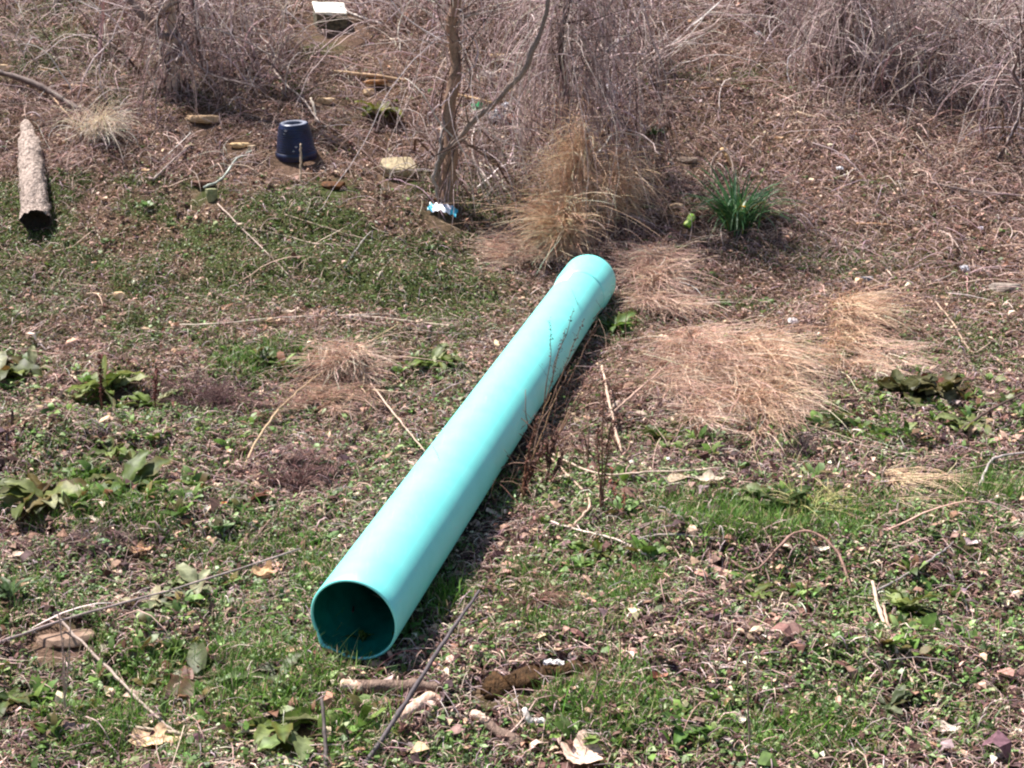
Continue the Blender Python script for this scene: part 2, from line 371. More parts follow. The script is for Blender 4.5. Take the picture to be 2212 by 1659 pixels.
def m_green(px, py, x, y):
    carpet = sstep(385, 420, py+20*np.sin(px/120)+30*(px/1150))*(1-sstep(600, 790, py)*.4)*(1-sstep(960, 1260, px+(py-400)*.2))*(1-sstep(700, 820, py))
    base = .05 + .22*sstep(480, 700, py) + .02*sstep(850, 1000, py)
    b2 = blobs(px, py, [(1600, 590, 330, 60, .6), (1780, 640, 320, 60, .55), (2090, 790, 200, 120, .6), (1340, 700, 60, 50, .8), (560, 790, 150, 45, .9), (940, 770, 60, 60, .7),
        (110, 70, 170, 100, .5), (330, 190, 120, 60, .3), (1500, 168, 220, 30, .5), (680, 100, 60, 30, .4), (640, 180, 60, 40, .3), (230, 210, 60, 30, .5), (1330, 160, 60, 30, .3), (250, 960, 260, 130, .75), (1250, 1050, 150, 80, .7), (1100, 1200, 300, 120, .6),
        (1380, 300, 80, 30, .2), (1990, 960, 220, 60, .6), (1900, 400, 60, 20, .35), (1420, 290, 60, 15, .3), (1950, 1320, 220, 90, .5), (1300, 1300, 250, 120, .45), (1600, 1530, 350, 90, .4), (300, 1520, 350, 120, .45)])
    n = fbm(x*2.3, y*2.3, 40, 3); n2 = fbm(x*9, y*9, 47, 2)
    r = np.maximum(np.maximum(carpet*1.25, base), b2)
    lowm = sstep(760, 900, py)
    r = r*np.clip((n-.25-.12*lowm)*(3.8+2.4*lowm), .12, 1.5)*np.clip((n2-.20)*3.2, .25, 1.4)
    return r*(1-.9*m_dirt(px, py))*(1-.75*blobs(px, py, STRAWB))
def set_moss():
    me = bpy.data.meshes['ground']; px, py = project(GV[:, 0], GV[:, 1], GV[:, 2])
    ok = (GV[:, 1] > 3) & (GV[:, 1] < 15) & (np.abs(GV[:, 0]) < 6.5)
    v = np.zeros(len(GV), np.float32); v[ok] = np.clip(m_green(px[ok], py[ok], GV[ok, 0], GV[ok, 1])*1.1, 0, .85)
    me.attributes.new('moss', 'FLOAT', 'POINT').data.foreach_set('value', v)
set_moss()
GRASSB = [(770, 1398, 80, 14, .9), (870, 1390, 60, 14, .8), (1650, 1125, 290, 45, .9), (2160, 1080, 110, 55, 1), (930, 1310, 80, 55, 1), (430, 1140, 170, 32, .8), (330, 1420, 330, 70, .55), (520, 1480, 200, 90, .7), (1290, 1540, 150, 70, .6),
          (60, 1330, 70, 60, .5), (150, 1600, 250, 60, .6), (780, 1590, 120, 50, .5), (1250, 1400, 200, 60, .5), (2130, 1180, 60, 30, .4), (1370, 1290, 90, 50, .5), (560, 1200, 130, 40, .5), (700, 1260, 60, 60, .5), (1750, 1600, 300, 50, .4), (560, 780, 120, 40, .5), (220, 1100, 180, 60, .5), (1180, 1260, 80, 50, .5)]
CLR = []
def clear(c, r): CLR.append((c[0], c[1]-.35*r, r))
def world_pts(n, ymax=15.0):
    xs = []; ys = []; got = 0; A = np.array(CLR) if CLR else np.zeros((0, 3))
    while got < n:
        y = 3.45 + (ymax-3.45)*rng.uniform(0, 1, n)**1.12
        x = rng.uniform(-1, 1, n)*(.41*y+.4)
        ok = np.ones(n, bool)
        for cx, cy, cr in A: ok &= ((x-cx)**2+((y-cy)*.8)**2) > cr*cr
        xs.append(x[ok]); ys.append(y[ok]); got += ok.sum()
    x = np.concatenate(xs)[:n]; y = np.concatenate(ys)[:n]
    z = H(x, y); px, py = project(x, y, z)
    return x, y, z, px, py
def pipe_d(x, y):
    t = ((x-PN[0])*AX[0]+(y-PN[1])*AX[1])/(AX[0]**2+AX[1]**2)
    d = np.hypot(x-PN[0]-AX[0]*t, y-PN[1]-AX[1]*t)
    return np.where((t < -.01) | (t > PLEN+.02), 9, d)
def stuff(name, buf, mat, label, smooth=True):
    o = link(name, buf.mesh(name, smooth), mat); tag(o, label, None, None, 'stuff'); return o
def blades(x, y, z, L, W, yaw, lean, droop, C, k=4):
    n = len(x); u = np.linspace(0, 1, k)
    h = np.stack([np.cos(yaw), np.sin(yaw)], -1)
    ang = (math.pi/2-lean)[:, None]-droop[:, None]*u[None]
    st = (L/(k-1))[:, None]
    dxy = np.concatenate([np.zeros((n, 1)), np.cumsum(np.cos(ang[:, :-1])*st, 1)], 1); dz = np.concatenate([np.zeros((n, 1)), np.cumsum(np.sin(ang[:, :-1])*st, 1)], 1)
    P = np.stack([x[:, None]+dxy*h[:, 0:1], y[:, None]+dxy*h[:, 1:2], z[:, None]+dz], -1)
    P[..., 2] = np.maximum(P[..., 2], H(P[..., 0], P[..., 1])+.003)
    sy = yaw+rng.normal(1.57, .5, n); Sd = np.stack([np.cos(sy), np.sin(sy), rng.normal(0, .2, n)], -1)
    W = W[:, None]*np.sqrt(np.clip(1-u**2, .02, 1))[None]
    return ribbons(P, W, nrm(Sd), C)
def lying(n, lo, hi, rad, cols, wts, mask=None, bias=None, lift=.012, k=5, ymax=15, wob=.25, pts=None, jit=.2):
    if pts is None: x, y, z, px, py = world_pts(n, ymax)
    else: x, y, z, px, py = pts
    if mask is not None:
        kp = rng.uniform(0, 1, len(x)) < mask(px, py, x, y); x, y, px, py = x[kp], y[kp], px[kp], py[kp]
    n = len(x)
    L = np.exp(rng.uniform(math.log(lo), math.log(hi), n))
    yaw = rng.uniform(0, 6.28, n) if bias is None else bias(px, py, n)
    P = np.zeros((n, k, 3)); cx_, cy_ = x.copy(), y.copy(); a = yaw + rng.normal(0, .05, n); da = rng.normal(0, wob, n)
    base = np.abs(rng.normal(0, lift, n)); arch = np.abs(rng.normal(0, lift*1.6, n))
    tilt = np.abs(rng.normal(0, .12, n))*L
    for j in range(k):
        u = j/(k-1)
        P[:, j, 0] = cx_; P[:, j, 1] = cy_; P[:, j, 2] = H(cx_, cy_)+.002+base+arch*math.sin(math.pi*u)+tilt*u
        cx_ = cx_+np.cos(a)*L/(k-1); cy_ = cy_+np.sin(a)*L/(k-1); a = a+da+rng.normal(0, wob*.6, n)
    ok = (pipe_d(P[:, 0, 0], P[:, 0, 1]) > .12) & (pipe_d(P[:, -1, 0], P[:, -1, 1]) > .12) & (pipe_d(P[:, k//2, 0], P[:, k//2, 1]) > .12)
    P = P[ok]; n = len(P)
    R = (np.exp(rng.normal(math.log(rad), .35, n)))[:, None]*np.linspace(1.1, .5, k)[None]
    return tubes(P, R, pal(n, cols, wts, jit), 3)
# ------------------------------------------------------------------ curves
def catmull(pts, k):
    pts = np.array(pts, float); n = len(pts)
    P = np.concatenate([[2*pts[0]-pts[1]], pts, [2*pts[-1]-pts[-2]]])
    out = []
    for u in np.linspace(0, n-1-1e-6, k):
        i = int(u); f = u-i; p0, p1, p2, p3 = P[i:i+4]
        out.append(.5*((2*p1)+(-p0+p2)*f+(2*p0-5*p1+4*p2-p3)*f*f+(-p0+3*p1-3*p2+p3)*f**3))
    return np.array(out)
def branch_mesh(bf, pts, r0, r1, col, sides=8, k=None, wob=.006, twigs=0, twl=.15, knot=.12):
    if k is None: k = max(8, int(len(pts)*6))
    P = catmull(pts, k); P = P+rng.normal(0, wob, P.shape)*np.array([1, 1, .6]); 
    R = np.linspace(r0, r1, k)*(1+rng.normal(0, knot, k)); c = np.array(srgb(*col))
    C = np.clip(c[None]*np.exp(rng.normal(0, .12, (k, 1))), 0, 1)
    bf.add(*tubes(P[None], R[None], C[None], sides))
    for _ in range(twigs):
        i = rng.integers(1, k-1); T = nrm(P[min(i+1, k-1)]-P[i-1]); d = nrm(T+rng.normal(0, .7, 3)); L = twl*rng.uniform(.4, 1.2)
        Q = [P[i]+d*L*u+rng.normal(0, .006, 3)*u for u in np.linspace(0, 1, 6)]
        bf.add(*tubes(np.array(Q)[None], (R[i]*.45*np.linspace(1, .3, 6))[None], np.tile(c, (1, 1))*.9, 5))
def gpath(pxs):
    """list of (px,py,height above ground) -> points"""
    return [gp(p[0], p[1]) + np.array([0, 0, p[2]]) for p in pxs]
def stick(name, label, cat, pxs, r0, r1, col, group=None, twigs=0, twl=.15, wob=.0018, sides=8, mat=None, absolute=None):
    pts = absolute if absolute is not None else gpath(pxs)
    bf = Buf(); branch_mesh(bf, pts, r0, r1, col, sides, None, wob, twigs, twl)
    o = link(name, bf.mesh(name), mat or M_STEM, None, tuple(np.array(pts[0], float))); tag(o, label, cat, group); return o
def lifted(pxs, hs):
    """points whose picture position is kept though they float hs above the ground: found on the ray at the depth of the raised surface"""
    return [raised(a, b, h) for (a, b), h in zip(pxs, hs)]
G_ST = 'loose dead sticks and stalks on the slope'
def lst(label, pxs, hs, r0, r1, col, name='stick', cat='stick', **kw):
    kw.setdefault('group', G_ST)
    if np.isscalar(hs): hs = [hs]*len(pxs)
    return stick(name, label, cat, None, r0, r1, col, absolute=lifted(pxs, hs), **kw)
TAN = (196, 166, 146); GREY = (150, 134, 128); PALE = (216, 196, 178); BRN = (110, 84, 72); DGR = (92, 82, 84)
lst('very long straight grey stalk rising from the left edge towards the pipe mouth', [(-60, 1410), (150, 1335), (400, 1265), (650, 1185)], [.03, .06, .08, .1], .0055, .003, (158, 138, 134))
lst('dark speckled twig slanting up from the bottom edge to just below the pipe', [(770, 1680), (900, 1480), (970, 1370), (1036, 1275)], [.0, .12, .16, .2], .009, .005, DGR, twigs=5, twl=.03)
lst('short dark upright twig at the bottom edge left of the slanting speckled twig', [(706, 1690), (702, 1600), (696, 1510)], [.0, .06, .12], .007, .006, (84, 74, 72))
lst('pale stick crossing the lower left corner and bending down to the bottom edge', [(60, 1535), (250, 1565), (430, 1590), (530, 1610), (680, 1660)], .025, .006, .005, (186, 168, 146), twigs=2)
lst('thin pale stalk slanting down from the dirt patch to the lower left stick', [(120, 1330), (230, 1440), (350, 1560), (400, 1590)], [.05, .06, .05, .02], .005, .004, (170, 150, 138))
lst('thin grey stalk from the lower left stick up towards the dock leaves', [(395, 1590), (520, 1560), (640, 1520)], .03, .005, .003, (150, 132, 124))
lst('forked lichen grey stick lying on the bottom edge below the dock leaves', [(445, 1610), (480, 1655), (530, 1690)], .02, .008, .006, (156, 150, 142), twigs=3, twl=.12)
lst('thin arching stalk in the grass above the bottom edge', [(480, 1590), (560, 1580), (640, 1610), (720, 1650)], [.02, .04, .04, .02], .004, .003, (184, 168, 140))
lst('curved grey root end lying on the bottom edge left of the dark twig', [(560, 1655), (620, 1640), (700, 1665), (760, 1700)], .02, .008, .006, (150, 138, 130))
lst('jointed tan stalk leaning out of the straw fan left of the pipe', [(512, 1045), (550, 960), (600, 885)], [.0, .05, .1], .006, .005, (190, 160, 128))
lst('thin tan stalk running from the jointed stalk up to the right over the straw fan', [(600, 885), (700, 800), (860, 700)], [.1, .08, .04], .004, .003, (190, 160, 128))
lst('short pale stalk leaning on the left flank of the pipe', [(800, 828), (860, 905), (918, 975)], [.03, .06, .08], .004, .003, (206, 176, 158))
lst('long thin grey stalk lying across the green carpet left of the pipe', [(368, 703), (480, 698), (620, 685), (820, 678)], .03, .004, .0035, (206, 188, 172))
lst('thin pale stalk lying just under the long grey one and ending at the pipe', [(750, 680), (860, 690), (980, 705)], .03, .0045, .004, (214, 192, 170))
lst('lower of the thin stalks that run to the left flank of the pipe', [(740, 685), (900, 712), (1010, 722)], .02, .004, .003, (170, 150, 140))
lst('bare forked twig lying over the green carpet below the blue pot', [(470, 440), (520, 490), (570, 540), (640, 610)], .02, .005, .003, (186, 164, 150), twigs=6, twl=.25)
lst('straight pale stalk slanting across the green carpet under the wrapper', [(615, 463), (700, 490), (800, 520)], .02, .004, .003, (190, 166, 146))
lst('pale stalk lying beside the forked twig on the green carpet', [(520, 490), (600, 505), (690, 530)], .02, .004, .003, (214, 190, 168))
lst('curled grey twig lying in the green carpet right of centre', [(745, 580), (765, 545), (800, 500)], .02, .006, .004, (160, 150, 142), twigs=2)
lst('grey bowed twig on the green carpet near the log', [(95, 545), (150, 535), (195, 503)], .02, .005, .004, (190, 160, 140))
lst('pale stick lying in the litter right of the pipe mouth', [(1170, 1120), (1250, 1145), (1330, 1165), (1398, 1198)], .035, .004, .0045, (226, 204, 190))
lst('long pale stalk running right from the foot of the dead weed clump', [(1180, 975), (1290, 1022), (1400, 1020), (1560, 1010)], .05, .004, .003, (210, 184, 166))
lst('short pale stalk lying left under the long pale stalk beside the pipe', [(1195, 1032), (1260, 1022), (1340, 1008)], .03, .005, .004, (206, 186, 168))
lst('thin stalk crossing down from the weed clump to a fork in the litter', [(1170, 965), (1230, 1030), (1275, 1085), (1240, 1135)], .04, .0045, .005, (190, 160, 140))
lst('stout tan stalk standing in the dead weeds right of the pipe', [(1300, 790), (1312, 850), (1330, 930), (1345, 985)], [.16, .14, .07, .01], .006, .007, (206, 176, 154))
lst('tan stalk leaning across the dead weeds near the straw patch', [(1430, 800), (1370, 850), (1310, 905)], .08, .006, .006, (176, 146, 130))
lst('pale broken stalk lying at the right beside the lower weeds', [(1885, 1258), (1900, 1320), (1930, 1390), (1950, 1440)], [.06, .05, .03, .01], .007, .007, (200, 176, 156))
lst('thin stalk lying parallel to the pale broken stalk at the right', [(1905, 1300), (1925, 1370), (1965, 1460), (1985, 1500)], .02, .005, .004, (186, 156, 136))
lst('thin grey branch reaching up right from the broken stalk', [(1885, 1280), (1960, 1240), (2030, 1195), (2060, 1170)], .04, .005, .003, (150, 138, 136))
lst('dark bare branch slanting into the right edge above the dock leaves', [(2030, 972), (2090, 920), (2150, 880), (2240, 835)], [.0, .06, .1, .15], .007, .006, (88, 70, 62), twigs=3, twl=.15)
lst('crooked grey branch at the right edge above the bright grass', [(2105, 1090), (2120, 1040), (2150, 990), (2240, 975)], [.0, .05, .07, .08], .007, .005, (160, 148, 144), twigs=2)
lst('long thin branch reaching left from the right edge over the litter', [(2240, 985), (2150, 1000), (2030, 1030), (1930, 1060)], .05, .006, .003, (150, 126, 114), twigs=3)
lst('thin dark stick lying level in the litter above the bright grass at the right', [(1800, 1085), (1900, 1072), (2020, 1070), (2120, 1072)], .03, .004, .003, (140, 116, 110))
lst('thin stick running down right from the dead weed tuft', [(1740, 940), (1820, 955), (1900, 970), (1980, 990)], .03, .005, .003, (150, 130, 124))
lst('grey curved twig arching in the litter above the right middle', [(1560, 1165), (1450, 1155), (1380, 1165), (1340, 1210)], .03, .004, .004, (170, 156, 150))
lst('arched dead stem over the litter in the lower right', [(1560, 1200), (1630, 1230), (1720, 1150), (1800, 1180), (1850, 1300)], [.02, .05, .1, .1, .0], .005, .005, (150, 116, 104))
lst('thin stalk lying at the far right below the crooked branch', [(2110, 1150), (2150, 1190), (2212, 1235)], .02, .006, .005, (186, 164, 150))
lst('pale chip of wood standing in the litter above the lower right', [(1795, 1440), (1790, 1405)], [.0, .03], .005, .005, (220, 194, 168))
lst('upright pale stick planted in front of the blue black pot', [(648, 395), (650, 350), (649, 310)], [0, .12, .24], .008, .007, (196, 170, 146))
lst('broken pale stick standing behind the pot by the tan stone', [(682, 262), (680, 240), (672, 212)], [0, .06, .13], .009, .009, (214, 196, 176))
lst('long grey split stick leaning down towards the pot', [(590, 150), (620, 185), (655, 215), (690, 265)], .05, .008, .006, (176, 158, 146))
lst('thick yellowish stick lying above the flat stones', [(720, 155), (770, 160), (820, 165), (880, 175)], .03, .016, .013, (176, 144, 112))
lst('yellow tan stick lying behind the vine wrapped sapling', [(985, 205), (1020, 212), (1060, 222)], .03, .012, .01, (214, 178, 132))
lst('bleached branch lying beside the white topped block', [(695, 10), (740, 22), (780, 38), (824, 52)], .05, .014, .01, (206, 190, 180))
lst('thick dark rotten branch leaning down the slope at the left edge', [(-20, 150), (60, 175), (120, 205), (172, 240)], [.08, .08, .05, .02], .022, .028, (96, 78, 72))
lst('brown stick lying behind the dark rotten branch', [(130, 185), (190, 187), (260, 182)], .02, .013, .008, (128, 98, 72))
lst('thin tan stick lying just below the dark rotten branch', [(110, 205), (135, 235), (160, 262)], .03, .007, .006, (170, 140, 110))
lst('grey twig propped across the litter left of the pot', [(330, 390), (370, 350), (410, 315)], .03, .01, .007, (150, 132, 124))
lst('lichen covered forked twig in front of the large flat stone', [(440, 405), (480, 385), (510, 345), (545, 325)], .03, .009, .006, (178, 184, 172), twigs=3, twl=.1)
lst('dark curved vine stem arching beside the stone wedge', [(895, 325), (900, 300), (930, 330), (960, 350), (1060, 370), (1130, 430)], [.05, .18, .1, .05, .04, .02], .01, .006, (96, 72, 60))
lst('dark thin stem snaking right from the pot', [(690, 260), (750, 300), (790, 330), (850, 380), (1000, 400)], .04, .008, .005, (104, 80, 72))
lst('long brown stick lying in the litter behind the ferny patch of the bank', [(1500, 192), (1560, 188), (1620, 180), (1670, 176)], .03, .009, .007, (130, 100, 76))
lst('pale bent stalk looped over the litter behind the strap leaved clump', [(1535, 385), (1540, 345), (1562, 325), (1580, 345), (1588, 400)], [0, .1, .14, .1, .0], .006, .006, (176, 152, 138))
lst('short tan stub of branch above the strap leaved clump', [(1560, 322), (1572, 340), (1580, 362)], [.1, .06, .0], .016, .013, (206, 170, 126))
lst('grey fallen branch at the right edge of the bank', [(2010, 395), (2080, 410), (2150, 418), (2230, 425)], .04, .012, .008, (146, 126, 118), twigs=4, twl=.2)
lst('thin brown stick level in the litter right of the strap leaves', [(1850, 484), (1890, 484), (1920, 486)], .02, .01, .008, (176, 136, 104))
lst('thin grey loop of vine above the right edge', [(2130, 275), (2170, 258), (2212, 245)], .08, .006, .005, (176, 158, 150))
lst('curved stem at the right edge under the green plants', [(2020, 650), (2060, 700), (2100, 760), (2140, 740)], .03, .005, .004, (176, 150, 130))
# wood pieces near the pipe mouth
M_BARK = bark_mat('bark', (84, 68, 62), (150, 126, 112), 60, 4)
M_WOOD = bark_mat('bare_wood', (176, 138, 116), (232, 206, 188), 50, 6, .3)
def chunk(name, label, pxs, hs, r0, r1, mat, cat='wood piece', group='broken wood pieces below the pipe mouth', jag=.25):
    pts = lifted(pxs, hs); P = catmull(pts, 14); k = 14; sides = 12
    for q_ in P[::2]: clear(q_, r0*1.5)
    R = np.linspace(r0, r1, k)*(1+rng.normal(0, .08, k)); R[0] *= .5; R[-1] *= .4
    V, L, T, C = tubes(P[None], R[None], np.array([[.3, .25, .2]]), sides)
    V = V + (rng.normal(0, 1, (len(V), 3))*jag*r0*.4); V[:, 2] -= r0*.15
    return tag(link(name, raw_mesh(name, V, L, T, C), mat, None, tuple(pts[0])), label, cat, group)
chunk('branch_piece', 'brown barked branch piece with a pale split end below the pipe mouth', [(745, 1482), (850, 1482), (958, 1482)], [.025]*3, .024, .02, M_BARK)
chunk('wood_end', 'pale splintered end of broken wood touching the barked branch piece', [(733, 1478), (760, 1480), (785, 1484)], [.03]*3, .022, .018, M_WOOD)
chunk('wood_chunk', 'cream splintered wood chunk crossed by the dark speckled twig', [(850, 1562), (890, 1530), (940, 1500)], [.02]*3, .02, .022, M_WOOD)
chunk('branch_piece', 'grey barked branch piece pointing down right near the bottom edge', [(1030, 1545), (1070, 1575), (1130, 1612)], [.02]*3, .018, .022, M_BARK)
chunk('wood_end', 'pale broken wood end at the top of the lower branch piece', [(1018, 1538), (1040, 1550), (1056, 1560)], [.028]*3, .016, .014, M_WOOD)
chunk('rotten_log', 'short rotten rust brown log sunk in the grass below the pipe', [(1045, 1500), (1150, 1465), (1285, 1440)], [.0, .01, .0], .042, .024, bark_mat('rotten_wood', (44, 32, 20), (98, 70, 44), 40, 3, .8), 'log', 'logs on the slope', .6)
chunk('root_piece', 'bleached white forked root piece near the bottom edge', [(1132, 1528), (1140, 1550), (1150, 1562)], [.06, .04, .02], .009, .012, noise_mat('bleached_root', (196, 180, 170), (240, 232, 226), 40))
chunk('root_piece', 'bleached white root arm lying level beside the forked root piece', [(1142, 1560), (1165, 1556), (1185, 1556)], [.02]*3, .012, .009, noise_mat('bleached_root_arm', (196, 180, 170), (240, 232, 226), 40))

# ------------------------------------------------------------------ the log at the left
lg = lifted([(78, 478), (72, 400), (66, 330), (56, 262)], [.09, .09, .085, .06])
root = empty('log', tuple(gp(78, 500)))
tag(root, 'weathered grey barked log lying down the slope with a dark cut end', 'log', 'logs on the slope')
k, sides = 60, 28
P = catmull(lg, k); [clear(q_, .07) for q_ in P[8::4]]; R = np.interp(np.linspace(0, 1, k), [0, .06, .5, .78, .84, .95, 1], [.1, .092, .086, .078, .052, .044, .02])
V, L, T, C = tubes(P[None], R[None], np.array([[.4, .35, .3]]), sides)
L = np.concatenate([L[:-2*sides], L[-sides:]]); T = T[:-1]; V = V.reshape(k, sides, 3); ctr = P[:, None]
d = V-ctr; a = np.arange(sides)[None]*1.0; kk = np.arange(k)[:, None]*1.0
nz_ = .86+.2*fbm(a*.9+kk*0, kk*.28, 5, 3)+.12*(hsh(a, np.floor(kk/3), 8)-.5)
nz_ = nz_ - .10*(fbm(a*.55+3, kk*.55, 15, 2) > .56); nz_ = nz_*(1+.06*np.sin(a*2*math.pi/sides*2+1))
V = ctr+d*nz_[..., None]
rag = rng.normal(0, .008, sides); T0 = nrm(P[1]-P[0]); V[0] += T0*rag[:, None]; V[1] += T0*rag[:, None]*.5
link('log_bark', raw_mesh('log_bark', V, L, T, C), bark_mat('log_bark', (74, 60, 54), (216, 194, 180), 40, 3.2, .7), root)
th_ = np.arange(24)*2*math.pi/24
A_ = nrm(np.cross(T0, [0, 0, 1.])); B_ = np.cross(T0, A_)
e0 = P[0]-T0*.008
rings = [e0+r*.082*(np.cos(th_)[:, None]*A_+np.sin(th_)[:, None]*B_)+T0*(.06*(1-r)) for r in (1, .7, .35, .02)]
V = np.concatenate(rings); ii = np.arange(3)[:, None]*24; jj = np.arange(24)[None]; j2 = (jj+1) % 24
q = np.stack([ii+jj, ii+j2, ii+24+j2, ii+24+jj], -1).reshape(-1, 4)
link('cut_end', raw_mesh('cut_end', V, q, np.full(len(q), 4)), noise_mat('shaded_end', (14, 9, 7), (40, 28, 22), 40), root)  # end face coloured near black to carry its shade

# ------------------------------------------------------------------ the pot
pc = gp(640, 332); clear(pc, .19); root = empty('plant_pot', tuple(pc)); tag(root, 'upturned ribbed blue black plastic pot with an open hole on top', 'plant pot')
ax = nrm(np.array([-.02, -.16, 1.])); hh = .222; rb, rt = .138, .102
prof = [(-.03, rb+.006), (-.0, rb+.012), (.018, rb+.010), (.022, rb+.001)]
for i in range(11):
    s = .028+i*(hh-.05)/11; r = rb+(rt-rb)*(s/hh); st = (hh-.05)/11
    prof += [(s, r), (s+st*.4, r+.005), (s+st*.6, r+.005), (s+st*.95, r)]
r_t = rt
prof += [(hh-.014, r_t+.002), (hh-.004, r_t), (hh, r_t-.008)]
mp_ = noise_mat('pot_plastic', (8, 12, 26), (24, 36, 80), 9, .36, .08, .5, .3, .7)
V, L, T, C = lathe(prof, pc, ax, 64); link('pot_wall', Buf().add(V, L, T, C).mesh('pot_wall'), mp_, root)
prof = [(hh, rt-.0085), (hh+.002, rt-.014), (hh+.001, rt-.036), (hh-.006, rt-.040), (hh-.05, rt-.038)]
link('pot_rim', Buf().add(*lathe(prof, pc, ax, 64)).mesh('pot_rim'), noise_mat('dusty_rim', (78, 84, 100), (134, 136, 150), 30, .7, .1), root)
prof = [(.0, rb-.004), (.1, (rb+rt)/2-.004), (hh-.01, rt-.004)]
link('pot_inside', Buf().add(*lathe(prof, pc, ax, 48)).mesh('pot_inside'), mp_, root)
pa = nrm(np.cross(ax, [0, 1, 0.])); pb = np.cross(pa, ax)
def on_pot(ang, s, off=.005): 
    r = rb+(rt-rb)*(s/hh)+off; return pc+ax*s+r*(math.cos(ang)*pa+math.sin(ang)*pb)
m_lab = noise_mat('torn_label', (196, 190, 196), (226, 222, 222), 50)
for (a0, s0, w_, h_) in [(1.15, .19, .12, .018), (1.05, .165, .08, .01), (1.75, .08, .08, .016), (1.6, .05, .07, .014)]:
    Vq = []; bf = Buf()
    for u in np.linspace(0, 1, 5):
        for v in (0, 1): Vq.append(on_pot(a0*-1+(u-.5)*w_*2, s0+(v-.5)*h_*(1-abs(u-.5)*1.6)))
    i = np.arange(4)*2; bf.add(np.array(Vq), np.stack([i, i+1, i+3, i+2], -1), np.full(4, 4), np.array([.8, .8, .8]))
    o = link('label_scrap', bf.mesh('label_scrap'), m_lab, root); o['label'] = 'torn white scrap of label on the pot wall'

# ------------------------------------------------------------------ stones
def stone(label, px, py, sx, sy, sz, c1, c2, rot=0, seed=1, flat=.5, name='stone', group='stones lying on the bank', wedge=0, boxy=.0, tilt=0, lift=0):
    c = gp(px, py); clear(c, max(sx, sy)*1.0+.015)
    import bmesh
    bm = bmesh.new(); bmesh.ops.create_icosphere(bm, subdivisions=4, radius=1)
    V = np.array([v.co[:] for v in bm.verts])
    if boxy > 0:
        mxn = np.max(np.abs(V), 1, keepdims=True); V = V*(1-boxy)+V/mxn*boxy*.82
    n3 = lambda p, s: fbm(p[:, 0]*2+p[:, 2]*1.3+seed*9, p[:, 1]*2-p[:, 2]*.7+seed*3, s, 3)
    V = V*(1+(n3(V, seed)-.5)*.42*(1-boxy*.75))[:, None]
    pl = np.random.default_rng(seed)
    for _ in range(5 if boxy == 0 else 0):                       # cleavage planes
        nn = nrm(pl.normal(0, 1, 3)); dd = pl.uniform(.6, .85); over = np.maximum(V@nn-dd, 0); V = V-over[:, None]*nn*.9
    V[:, 2] = np.where(V[:, 2] > flat, flat+(V[:, 2]-flat)*.15, V[:, 2])
    sz = sz*1.45; V = V*np.array([sx, sy, sz]); V[:, 2] -= wedge*V[:, 0]*.0
    if wedge: V[:, 2] *= np.clip(.55+wedge*V[:, 1]/sy, .15, 1.6)
    ct, st_ = math.cos(tilt), math.sin(tilt); V[:, 1], V[:, 2] = V[:, 1]*ct-V[:, 2]*st_, V[:, 1]*st_+V[:, 2]*ct
    cr, sr = math.cos(rot), math.sin(rot); x0 = V[:, 0]*cr-V[:, 1]*sr; V[:, 1] = V[:, 0]*sr+V[:, 1]*cr; V[:, 0] = x0
    F = np.array([[v.index for v in f.verts] for f in bm.faces]); bm.free()
    V = V+c+np.array([0, 0, sz*.35+lift])
    return tag(link(name, raw_mesh(name, V, F, np.full(len(F), 3), None, False), noise_mat(name+'_surface', c1, c2, 26, .85, .5), None, tuple(c)), label, 'stone', group)
TN1, TN2 = (176, 144, 112), (234, 202, 162)
stone('large flat tan stone with a dark gap beneath it, left of the pot', 441, 262, .135, .10, .035, TN1, (200, 166, 128), .1, 3)
stone('small flat yellow stone just left of the pot', 516, 316, .085, .04, .02, (196, 160, 116), (232, 200, 152), .0, 4)
stone('small pale stone right beside the flat yellow stone', 545, 320, .04, .03, .016, (170, 146, 122), (206, 180, 150), .5, 41)
stone('tan stone beside the broken standing stick', 706, 222, .075, .05, .028, TN1, TN2, -.2, 5)
stone('rusty slab of bark coloured stone over a dark hollow', 812, 190, .10, .05, .018, (120, 84, 60), (176, 132, 92), .1, 6, lift=.04)
stone('small tan stone on top of the dock plant on the bank', 797, 203, .045, .04, .03, TN1, TN2, .4, 7)
stone('tan rounded stone behind the sapling near the top edge', 1077, 132, .09, .07, .045, (170, 136, 100), (226, 190, 146), .2, 8)
stone('wedge shaped olive grey stone with a flat top right of the pot', 861, 372, .135, .11, .05, (136, 122, 98), (188, 170, 136), .35, 9, flat=.35, boxy=.5, tilt=.4, lift=.015)
stone('dark brown stone peeping out at the edge of the green carpet', 442, 402, .085, .05, .03, (70, 46, 38), (120, 86, 70), 0, 10)
stone('rust brown stone at the edge of the green carpet below the wedge stone', 722, 404, .09, .05, .03, (66, 40, 22), (116, 74, 42), 0, 11)
stone('upright olive stone leaning in the green carpet below the dark stone', 458, 432, .045, .025, .06, (120, 124, 84), (166, 164, 124), .2, 12)
stone('round orange tan stone in the brown green carpet', 259, 642, .036, .032, .026, (196, 160, 122), (232, 200, 160), 0, 13)
stone('pale stone beside the yellow green can', 1462, 448, .05, .035, .022, (170, 140, 112), (206, 178, 146), 0, 14)
stone('flat grey stone low at the right edge', 2168, 625, .10, .07, .03, (120, 106, 98), (160, 146, 134), .2, 15)
stone('small blue grey stone in the litter right of the straw', 1870, 606, .07, .03, .02, (116, 112, 116), (150, 146, 150), .3, 16)
stone('tan stone half buried at the left edge near the top', 6, 152, .07, .05, .035, TN1, TN2, 0, 17)
stone('grey slab of dried wood like stone behind the strap leaves', 1485, 348, .09, .04, .022, (130, 110, 96), (166, 144, 126), -.2, 18)
